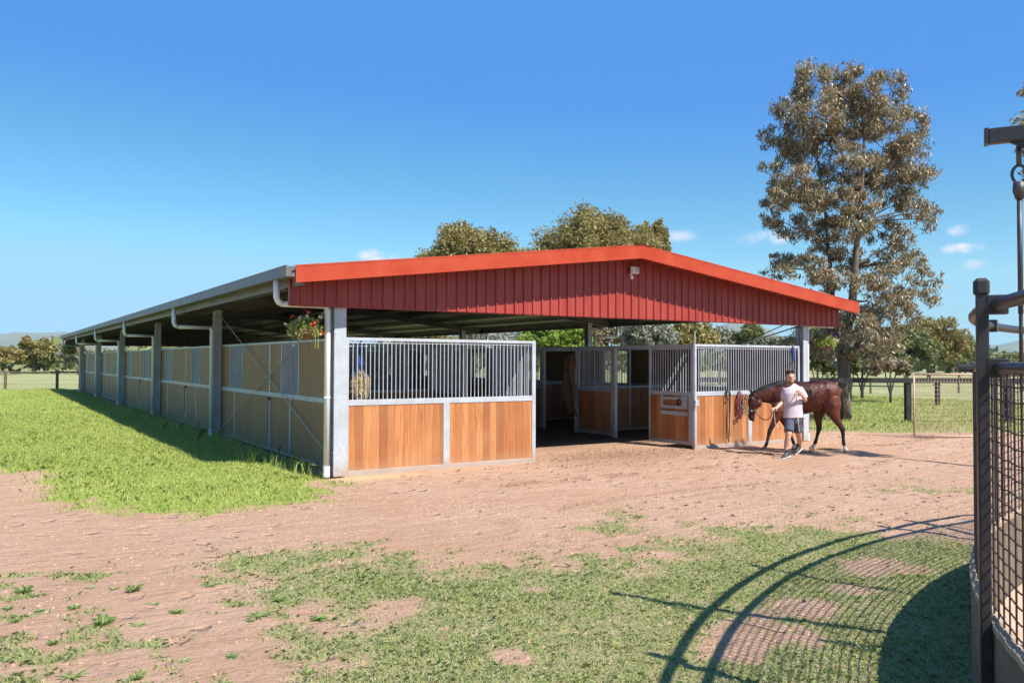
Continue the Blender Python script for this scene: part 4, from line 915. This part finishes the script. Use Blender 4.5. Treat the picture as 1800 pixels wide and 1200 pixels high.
# ------------------------------------------------------------------ organic lofts
def loft(m, st, side=(0, 1, 0), n=14):
    """st: list of (x,y,z, half_side, half_up); closed with caps"""
    P = [Vector(s[:3]) for s in st]; vs = []; fs = []; S0 = Vector(side)
    for i, s in enumerate(st):
        t = (P[min(i+1, len(P)-1)]-P[max(i-1, 0)]).normalized(); sd = (S0-t*S0.dot(t)); sd.normalize(); u = sd.cross(t)
        for j in range(n): g = 2*PI*j/n; vs.append(P[i]+sd*(math.cos(g)*s[3])+u*(math.sin(g)*s[4]))
    for i in range(len(st)-1):
        for j in range(n): fs.append((i*n+j, i*n+(j+1) % n, (i+1)*n+(j+1) % n, (i+1)*n+j))
    fs += [tuple(range(n))[::-1], tuple(range((len(st)-1)*n, len(st)*n))]
    # rounded ends
    m.add(vs, fs)
def ell(m, c, r, n=12):
    vs = []; fs = []; k = n//2
    for i in range(1, k):
        th = PI*i/k
        for j in range(n): g = 2*PI*j/n; vs.append((c[0]+r[0]*math.sin(th)*math.cos(g), c[1]+r[1]*math.sin(th)*math.sin(g), c[2]+r[2]*math.cos(th)))
    a = len(vs); vs += [(c[0], c[1], c[2]+r[2]), (c[0], c[1], c[2]-r[2])]
    for i in range(k-2):
        for j in range(n): fs.append((i*n+j, (i+1)*n+j, (i+1)*n+(j+1) % n, i*n+(j+1) % n))
    for j in range(n): fs.append((a, j, (j+1) % n)); fs.append((a+1, (k-2)*n+(j+1) % n, (k-2)*n+j))
    m.add(vs, fs)
def fuse(m, name, mt, parent, vox=.012, it=6, colorf=None):
    me = bpy.data.meshes.new(name+'_tmp'); me.from_pydata(m.v, [], m.f)
    bm = bmesh.new(); bm.from_mesh(me); bmesh.ops.recalc_face_normals(bm, faces=bm.faces); bm.to_mesh(me); bm.free()
    o = bpy.data.objects.new(name+'_tmp', me); COL.objects.link(o)
    r = o.modifiers.new('r', 'REMESH'); r.mode = 'VOXEL'; r.voxel_size = vox
    s = o.modifiers.new('s', 'SMOOTH'); s.factor = .5; s.iterations = it
    bpy.context.view_layer.update(); dg = bpy.context.evaluated_depsgraph_get(); me2 = bpy.data.meshes.new_from_object(o.evaluated_get(dg)); me2.name = name
    bpy.data.objects.remove(o); me2.shade_smooth(); me2.materials.clear(); me2.materials.append(mt if not isinstance(mt, str) else MT[mt])
    if colorf is not None:
        n = len(me2.vertices); co = np.empty(n*3, np.float32); me2.vertices.foreach_get('co', co); co = co.reshape(-1, 3)
        c = colorf(co); a = me2.color_attributes.new('coat', 'FLOAT_COLOR', 'POINT'); a.data.foreach_set('color', np.concatenate([c, np.ones((n, 1))], 1).astype(np.float32).ravel())
    r_ = bpy.data.objects.new(name, me2); COL.objects.link(r_)
    if parent is not None: r_.parent = parent
    return r_
def coatmat(name, rough, spec=.5, sheen=0.0):
    m = mat(name, (.2, .05, .02), rough, 0, spec); t = m.node_tree; b = t.nodes['Principled BSDF']
    vc = N(t, 'ShaderNodeVertexColor', layer_name='coat'); tc = N(t, 'ShaderNodeTexCoord'); n = N(t, 'ShaderNodeTexNoise', Scale=9.0, Detail=6.0); t.links.new(tc.outputs['Object'], n.inputs['Vector'])
    c = mixc(t, maprange(t, n.outputs[0], .35, .7, 0, .35), vc.outputs[0], (.02, .008, .005), 'MULTIPLY'); t.links.new(mixc(t, .35, vc.outputs[0], c), b.inputs['Base Color'])
    n2 = N(t, 'ShaderNodeTexNoise', Scale=5.0, Detail=3.0); t.links.new(tc.outputs['Object'], n2.inputs['Vector']); bp = N(t, 'ShaderNodeBump', Strength=.6, Distance=.05); t.links.new(n2.outputs[0], bp.inputs['Height']); t.links.new(bp.outputs[0], b.inputs['Normal']); t.links.new(maprange(t, n.outputs[0], .3, .7, .36, .62), b.inputs['Roughness']); return m

# ------------------------------------------------------------------ horse
HD = 16.4; hx = at(1406.7, 635, HD); horse = empty('horse', (float(hx[0]), float(hx[1]), -.005), -YAW+rad(-4), 'dark bay horse with white hind pasterns being led past the right stall front', 'horse')
K = .00189
def h(cx, cy): return ((cx-1000)*K, (1006-cy)*K*1.035)
def hs_(cx, cy, y, a, b_): x, z = h(cx, cy); return (x, y, z, a, b_)
m = MB()
# trunk from chest to rump
loft(m, [hs_(705, 500, 0, .06, .10), hs_(735, 480, 0, .15, .23), hs_(790, 465, 0, .20, .305), hs_(860, 458, 0, .235, .335), hs_(950, 457, 0, .27, .335), hs_(1040, 455, 0, .285, .325), hs_(1120, 440, 0, .27, .305), hs_(1190, 412, 0, .25, .275), hs_(1260, 400, 0, .245, .255), hs_(1330, 405, 0, .21, .215), hs_(1380, 430, 0, .13, .14), hs_(1400, 445, 0, .05, .06)], n=20)
# withers
loft(m, [hs_(790, 330, 0, .05, .06), hs_(850, 312, 0, .07, .07), hs_(930, 318, 0, .08, .07), hs_(1010, 335, 0, .08, .06)])
# neck
loft(m, [hs_(850, 420, 0, .12, .28), hs_(780, 415, 0, .115, .26), hs_(710, 415, 0, .10, .215), hs_(640, 420, 0, .085, .18), hs_(580, 430, 0, .075, .145), hs_(535, 440, 0, .065, .115)], n=16)
# head: poll to muzzle
loft(m, [hs_(535, 415, 0, .055, .075), hs_(525, 450, 0, .085, .105), hs_(518, 485, 0, .098, .125), hs_(516, 520, 0, .092, .118), hs_(508, 560, 0, .070, .09), hs_(500, 600, 0, .056, .072), hs_(494, 635, 0, .055, .068), hs_(492, 665, 0, .055, .062), hs_(495, 690, 0, .035, .04)], n=16)
ell(m, (h(560, 515)[0], .045, h(560, 515)[1]), (.07, .04, .085)); ell(m, (h(560, 515)[0], -.045, h(560, 515)[1]), (.07, .04, .085))
ell(m, (h(510, 690)[0], 0, h(510, 690)[1]), (.035, .03, .022))
for s in (-1, 1):
    x, z = h(487, 470); ell(m, (x, s*.082, z), (.028, .022, .026))
    x, z = h(480, 660); ell(m, (x, s*.045, z), (.025, .02, .03))
    # ears
    loft(m, [hs_(505, 410, s*.05, .022, .03), hs_(487, 388, s*.062, .024, .02), hs_(462, 368, s*.07, .008, .008)], n=8)
def leg(pts, y):
    loft(m, [hs_(a, b_, y+dy, w1, w2) for (a, b_, dy, w1, w2) in pts], n=12)
# fore legs: near (camera side, y<0) forward; far back
leg([(770, 520, .04, .09, .17), (755, 590, 0, .085, .12), (735, 650, 0, .066, .082), (700, 715, 0, .050, .056), (672, 770, 0, .040, .045), (660, 800, 0, .042, .045), (650, 835, 0, .028, .032), (638, 890, 0, .026, .030), (632, 915, 0, .034, .038), (618, 945, 0, .029, .031), (606, 962, 0, .036, .040), (594, 992, 0, .048, .052)], -.14)
leg([(800, 520, -.04, .09, .15), (810, 600, 0, .08, .11), (835, 680, 0, .058, .07), (868, 740, 0, .044, .052), (893, 790, 0, .040, .045), (905, 815, 0, .036, .04), (928, 870, 0, .026, .029), (945, 915, 0, .033, .036), (955, 945, 0, .028, .03), (950, 965, 0, .036, .04), (944, 990, 0, .045, .05)], .14)
# hind legs: near trailing, far under the belly
leg([(1296, 445, .03, .10, .175), (1297, 530, 0, .10, .185), (1312, 600, 0, .078, .135), (1345, 670, 0, .052, .08), (1380, 725, 0, .040, .058), (1402, 760, 0, .040, .056), (1408, 800, 0, .032, .04), (1412, 860, 0, .026, .032), (1415, 905, 0, .034, .040), (1425, 940, 0, .028, .031), (1434, 962, 0, .036, .042), (1440, 995, 0, .046, .055)], -.15)
leg([(1280, 445, -.03, .10, .17), (1250, 530, 0, .10, .18), (1215, 600, 0, .080, .135), (1205, 670, 0, .054, .085), (1212, 735, 0, .042, .06), (1215, 770, 0, .040, .056), (1203, 810, 0, .032, .04), (1188, 865, 0, .027, .032), (1176, 910, 0, .034, .038), (1158, 942, 0, .028, .031), (1143, 962, 0, .036, .042), (1126, 992, 0, .046, .055)], .15)
def coat(co):
    x, y, z = co[:, 0], co[:, 1], co[:, 2]; n = len(co); c = np.tile(np.array([.105, .025, .011]), (n, 1)); nz_ = fbm(x*4+20, z*4+y*3)
    c *= (.75+.5*nz_)[:, None]
    def mixin(mask, col): c[:] = c*(1-mask[:, None])+np.array(col)*mask[:, None]
    mixin(np.clip((z-1.25)/.2, 0, 1)*.45, (.03, .011, .007))
    xn = h(700, 0)[0]; mixin(np.clip((xn+.15-x)/.4, 0, 1)*.62, (.040, .013, .008))
    zc = np.interp(x, [h(480, 0)[0], h(535, 0)[0], h(700, 0)[0], h(850, 0)[0]], [h(0, 400)[1], h(0, 385)[1], h(0, 338)[1], h(0, 312)[1]]); mixin(np.clip((z-zc+.06)/.05, 0, 1)*(x < h(850, 0)[0])*(x > h(500, 0)[0]), (.012, .008, .007))
    mixin(np.clip((.62-z)/.16, 0, 1)*(x > h(580, 0)[0]), (.018, .010, .009))       # black points
    mixin(np.clip((.80-z)/.12, 0, 1)*(x < h(580, 0)[0])*.8, (.03, .02, .02))        # dark muzzle
    mixin(np.clip((.165-z)/.03, 0, 1)*(x > h(1000, 0)[0]), (.62, .55, .47))         # white hind pasterns
    mixin(np.clip((.155-z)/.03, 0, 1)*(x < h(1000, 0)[0])*(x > h(860, 0)[0]), (.5, .42, .34))
    mixin(((z < .065)).astype(float)*.85, (.13, .09, .065))
    star = (np.hypot(y/.022, (z-h(0, 468)[1])/.04) < 1) & (x < h(485, 0)[0]); mixin(star.astype(float), (.6, .55, .5))
    return c
MT['coat'] = coatmat('bay_coat', .50, .35)
fuse(m, 'body', 'coat', horse, .011, 5, coat)
MT['hair'] = noisy('black_horsehair', (.010, .007, .006), (.03, .02, .015), 8, .45)
# mane and tail built from overlapping locks
m = MB()
for i in range(46):
    f = i/45; cx = 520+(840-520)*f; cy = 385-(385-318)*f+12*math.sin(PI*f)*-1; x, z = h(cx, cy+12)
    y = .012; L = .12+.07*random.random(); m.tube([(x, y, z+.02), (x+.01, y+.06, z-.0), (x+.03, y+.10, z-L*.6), (x+.035, y+.105, z-L)], .013, 5, rr=[.016, .017, .012, .003])
    m.tube([(x, 0, z+.02), (x+.01, -.02, z+.03), (x+.02, -.035, z-.02)], .01, 5, rr=[.014, .013, .004])
for i in range(9): x, z = h(508-i*1.5, 395+i*2); m.tube([(x, (i-4)*.007, z), (x-.045, (i-4)*.01, z-.05), (x-.05, (i-4)*.012, z-.12)], .01, 5, rr=[.013, .012, .003])
m.build('mane', 'hair', horse, smooth=True)
m = MB()
for i in range(34):
    a = random.random()*6.28; q = random.random()**.5*.035; x0, z0 = h(1385, 352); x1, z1 = h(1412, 470); x2, z2 = h(1420, 590+random.random()*20); x3, z3 = h(1408+random.uniform(-12, 18), 640+random.random()*75)
    dx, dy = q*math.cos(a), q*math.sin(a); m.tube([(x0+dx*.5, dy*.5, z0), (x0+.05+dx, dy, z0-.06), (x1+dx*1.2, dy*1.2, z1), (x2+dx*1.5, dy*1.8, z2), (x3, dy*2, z3)], .01, 5, rr=[.018, .018, .016, .013, .003])
m.build('tail', 'hair', horse, smooth=True)
m = MB()
for s in (-1, 1):
    x, z = h(484, 470); ell(m, (x-.004, s*.100, z), (.014, .010, .012), 10)
MT['eye'] = mat('glossy_eye', (.01, .008, .007), .08); m.build('eyes', 'eye', horse, smooth=True)
m = MB()
def hloop(cx, cy, rx, ry, tilt=0, r=.009):
    x, z = h(cx, cy); m.tube([(x+rx*math.cos(g)*math.cos(tilt), ry*math.sin(g), z+rx*math.cos(g)*math.sin(tilt)) for g in [i*PI/10 for i in range(20)]], r, 5, True)
hloop(502, 588, .088, .070, .05, .011); hloop(540, 440, .10, .10, -.75, .009)
for s in (-1, 1):
    p = [h(502, 588), h(520, 530), h(548, 480), h(540, 420)]; m.tube([(p[0][0]+.02, s*.068, p[0][1]), (p[1][0], s*.103, p[1][1]), (p[2][0], s*.105, p[2][1]), (p[3][0], s*.075, p[3][1])], .009, 5)
m.build('halter', 'leather', horse)
m = MB(); 
for cx, cy, y in ((520, 588, -.072), (485, 590, -.06)): x, z = h(cx, cy); m.tube([(x+.016*math.cos(g), y-.012, z+.016*math.sin(g)) for g in [i*PI/5 for i in range(10)]], .006, 5, True)
m.build('halter_rings', 'steel', horse)

# ------------------------------------------------------------------ man
MD = 15.6; mx = at(1389.5, 635, MD); man = empty('person', (float(mx[0]), float(mx[1]), 0), -YAW, 'bearded man in pale pink shirt and navy shorts leading the bay horse on a rope', 'person')
Q = .001798
def p_(cx, cy, y): return ((cx-897)*Q, y, (1090-cy)*Q)
def ps(cx, cy, y, a, b_): return (*p_(cx, cy, y), a, b_)
MT['skin'] = noisy('skin', (.52, .29, .20), (.58, .34, .24), 20, .5); MT['shirt'] = noisy('pale_pink_shirt', (.50, .40, .45), (.58, .48, .53), 5, .8, bump=.5, bscale=9)
MT['shorts'] = noisy('navy_shorts', (.05, .056, .085), (.085, .092, .13), 6, .85, bump=.4, bscale=14); MT['shoe'] = noisy('dark_shoe', (.03, .03, .032), (.07, .07, .07), 12, .6); MT['sole'] = mat('pale_sole', (.5, .5, .48), .7)
MT['beard'] = noisy('dark_brown_hair', (.04, .022, .014), (.08, .045, .028), 30, .7); MT['beardm'] = noisy('brown_beard', (.13, .07, .045), (.22, .13, .085), 40, .8)
m = MB()
# head
loft(m, [ps(893, 205, .01, .030, .03), ps(893, 212, .01, .060, .072), ps(893, 232, .0, .076, .094), ps(894, 262, -.004, .076, .096), ps(894, 290, -.012, .068, .088), ps(893, 312, -.026, .052, .066), ps(892, 326, -.04, .032, .040)], side=(1, 0, 0), n=18)
loft(m, [ps(898, 285, .02, .055, .056), ps(902, 320, .022, .054, .055), ps(908, 350, .024, .064, .062), ps(912, 368, .022, .10, .075)], side=(1, 0, 0), n=14)
ell(m, p_(890, 268, -.108), (.013, .020, .022)); ell(m, p_(820+24, 268, 0), (.010, .016, .028)); ell(m, p_(941, 268, .0), (.010, .016, .028)); ell(m, p_(891, 249, -.088), (.05, .014, .008)); ell(m, p_(891, 303, -.092), (.022, .012, .009))
# torso
loft(m, [ps(912, 360, .02, .10, .07), ps(915, 385, .01, .175, .10), ps(915, 430, .0, .175, .115), ps(918, 520, .0, .155, .115), ps(920, 600, 0, .150, .112), ps(920, 680, 0, .155, .118), ps(918, 740, 0, .14, .11)], side=(1, 0, 0), n=20)
# legs
def lg(pts): loft(m, [ps(*q) for q in pts], side=(1, 0, 0), n=12)
lg([(880, 720, -.02, .085, .09), (862, 790, -.10, .075, .08), (846, 850, -.15, .060, .062), (838, 890, -.15, .052, .056), (832, 930, -.13, .052, .06), (826, 980, -.12, .040, .045), (822, 1030, -.12, .035, .040)])
lg([(955, 720, .02, .085, .09), (972, 790, .05, .075, .08), (992, 850, .06, .060, .062), (1005, 890, .10, .052, .056), (1022, 925, .17, .052, .058), (1040, 975, .26, .038, .045), (1050, 1010, .30, .034, .038)])
# arms
def ar(pts): loft(m, [ps(*q) for q in pts], side=(0, 1, 0), n=10)
ar([(845, 385, .0, .06, .06), (832, 430, .01, .050, .052), (822, 480, .02, .042, .046), (815, 515, .02, .040, .042), (790, 540, -.01, .038, .040), (760, 562, -.04, .032, .034), (738, 576, -.07, .025, .028)])
ar([(990, 385, .0, .06, .06), (1018, 430, -.01, .050, .052), (1035, 475, -.03, .043, .046), (1038, 500, -.05, .040, .042), (1015, 480, -.13, .038, .038), (990, 458, -.19, .032, .032), (972, 442, -.23, .026, .026)])
# hands with five bent fingers
def hand(c, d, u, s=1.):
    c = Vector(c); d = Vector(d).normalized(); u = Vector(u); u = (u-d*u.dot(d)).normalized(); w = d.cross(u)
    loft(m, [(*(c-d*.02), .026, .020), (*(c+d*.02), .038, .017), (*(c+d*.07), .042, .016), (*(c+d*.085), .036, .012)], side=tuple(w), n=10)
    for i, L in enumerate((.070, .078, .072, .056)):
        b0 = c+d*.075+w*(-.031+.0205*i); p1 = b0+d*L*.42-u*.006; p2 = p1+d*L*.12-u*L*.42; p3 = p2-d*L*.30-u*L*.12
        m.tube([b0-d*.02, b0, p1, p2, p3], .008, 7, rr=[.0088, .0088, .0085, .008, .006])
    b0 = c+d*.015-w*.034; m.tube([b0, b0-w*.024+d*.022-u*.012, b0-w*.018+d*.045-u*.032, b0-w*.002+d*.055-u*.042], .009, 7, rr=[.012, .0105, .0095, .007])
h1 = p_(730, 580, -.08); hand(h1, (-1, -.25, -.35), (0, -.5, .9)); h2 = p_(965, 438, -.24); hand(h2, (-.7, -.3, .55), (-.3, -1, .1))
fuse(m, 'body', 'skin', man, .0055, 4)
def cloth(name, mt, f, vox=.009, it=4):
    global m; sv = m; m = MB(); f(); r = fuse(m, name, mt, man, vox, it); m = sv; return r
def shirt():
    loft(m, [ps(905, 343, .025, .080, .072), ps(912, 358, .022, .115, .085), ps(914, 380, .012, .192, .112), ps(915, 430, .0, .196, .132), ps(918, 520, .0, .180, .135), ps(921, 600, 0, .176, .134), ps(923, 650, 0, .184, .138), ps(924, 684, 0, .19, .142)], side=(1, 0, 0), n=22)
    ar([(850, 378, .0, .068, .07), (838, 415, .01, .068, .068), (828, 455, .015, .064, .066), (824, 482, .02, .062, .066)])
    ar([(985, 378, .0, .068, .07), (1014, 415, -.005, .068, .068), (1032, 452, -.02, .066, .066), (1039, 478, -.03, .064, .064)])
sh = cloth('shirt', 'shirt', shirt)
def shorts():
    loft(m, [ps(921, 655, 0, .162, .122), ps(920, 700, 0, .165, .128), ps(918, 735, 0, .160, .125)], side=(1, 0, 0), n=20)
    lg([(882, 715, -.02, .095, .105), (866, 770, -.08, .092, .10), (850, 828, -.14, .088, .095)]); lg([(953, 715, .02, .095, .105), (970, 770, .045, .092, .10), (992, 835, .06, .088, .095)])
cloth('shorts', 'shorts', shorts)
def hair():
    loft(m, [ps(893, 188, .01, .045, .05), ps(892, 198, .012, .070, .086), ps(893, 215, .016, .082, .098), ps(894, 238, .036, .082, .082), ps(895, 262, .055, .076, .055), ps(897, 290, .06, .06, .04)], side=(1, 0, 0), n=18)
    for i in range(14): ell(m, p_(860+i*5.2, 192+6*math.sin(i*2.2), -.05+.04*math.sin(i*3)), (.018, .03, .022), 8)
cloth('hair', 'beard', hair, .008, 2)
def beard():
    loft(m, [ps(893, 304, -.036, .063, .056), ps(893, 315, -.040, .056, .058), ps(893, 328, -.048, .038, .042)], side=(1, 0, 0), n=16); ell(m, p_(891, 294, -.094), (.024, .008, .005), 10)
cloth('beard', 'beardm', beard, .006, 2)
m2 = MB()
for dx in (-17, 17): q = p_(891+dx, 256, -.094); m2.add([], []); ell(m2, q, (.014, .010, .008), 10)
m2.build('sunglasses', 'eye', man, smooth=True)
def shoe(f0, f1, lab, pitch):
    a = Vector(f0); b_ = Vector(f1); d = (b_-a); s = MB(); L = d.length; d.normalize(); sd = d.cross(Vector((0, 0, 1))).normalized(); u = sd.cross(d)
    loft(s, [(*(a-d*.02+u*.04), .025, .03), (*(a+u*.055), .042, .055), (*(a+d*L*.25+u*.055), .042, .055), (*(a+d*L*.5+u*.04), .044, .042), (*(a+d*L*.8+u*.028), .050, .030), (*(a+d*L+u*.02), .042, .022), (*(a+d*(L+.03)+u*.018), .02, .014)], side=tuple(sd), n=12)
    loft(s, [(*(a+u*.07), .042, .04), (*(a+d*.01+u*.13), .045, .042)], side=tuple(sd), n=12)
    so_ = fuse(s, 'shoe', 'shoe', man, .007, 2)
    q = MB(); q.beam(a-d*.035+u*.006, a+d*(L+.04)+u*.006, .088, .022, tuple(u)); q.build('sole', 'sole', so_, bevel=.008)
shoe(p_(822, 1078, -.26), p_(752, 1090, -.34), 'l', 0); shoe(p_(1052, 1035, .29), p_(985, 1078, .22), 'r', .3)
# lead rope
MT['rope'] = noisy('cream_and_dark_rope', (.45, .38, .28), (.62, .55, .45), 60, .9); MT['darkrope'] = noisy('dark_rope', (.10, .06, .04), (.22, .14, .09), 40, .9)
def cam_pt(cx, cy, d): c = at(1240+cx/6, 620+cy/6, d); return Vector(map(float, c))
def curve(pts, n=8):
    out = []; P = [pts[0]]+pts+[pts[-1]]
    for i in range(1, len(P)-2):
        for j in range(n):
            t_ = j/n; a, b_, c, d = P[i-1], P[i], P[i+1], P[i+2]
            out.append(.5*((2*b_)+(c-a)*t_+(2*a-5*b_+4*c-d)*t_*t_+(3*b_-a-3*c+d)*t_**3))
    return out+[pts[-1]]
b0 = cam_pt(528, 592, 16.33); lr = empty('lead_rope', tuple(b0), 0, 'lead rope sagging from the halter of the horse to the hands of the man', 'rope')
def rp(name, pts, r, mt): mm_ = MB(); mm_.tube([p-b0 for p in curve(pts)], r, 6); return mm_.build(name, mt, lr, smooth=True)
rp('rope_sag', [b0, cam_pt(545, 640, 16.25), cam_pt(590, 690, 16.05), cam_pt(640, 705, 15.85), cam_pt(685, 675, 15.65), cam_pt(712, 590, 15.5)], .010, 'darkrope')
rp('rope_end', [cam_pt(705, 590, 15.47), cam_pt(722, 610, 15.47), cam_pt(728, 680, 15.5), cam_pt(742, 760, 15.55), cam_pt(770, 800, 15.55), cam_pt(805, 780, 15.5)], .009, 'rope')
rp('rope_span', [cam_pt(712, 588, 15.49), cam_pt(800, 590, 15.37), cam_pt(880, 540, 15.3), cam_pt(930, 470, 15.3), cam_pt(945, 430, 15.3)], .008, 'darkrope')
rp('rope_end', [cam_pt(950, 420, 15.29), cam_pt(958, 460, 15.29), cam_pt(962, 560, 15.6), cam_pt(975, 700, 15.4), cam_pt(992, 835, 15.45)], .009, 'rope')

# ------------------------------------------------------------------ air
hz = MB().box(-7600, 7600, -7600, 7600, -30, 330).build('haze', mat('haze_air', (1, 1, 1))); tag(hz, kind='stuff', label='thin blue summer air that softens the far hills', cat='haze')
t = hz.data.materials[0].node_tree; t.nodes.clear(); pv = N(t, 'ShaderNodeVolumePrincipled', Density=HAZE); pv.inputs['Color'].default_value = (.72, .84, 1, 1); pv.inputs['Anisotropy'].default_value = 0.0
t.links.new(pv.outputs[0], N(t, 'ShaderNodeOutputMaterial').inputs['Volume'])
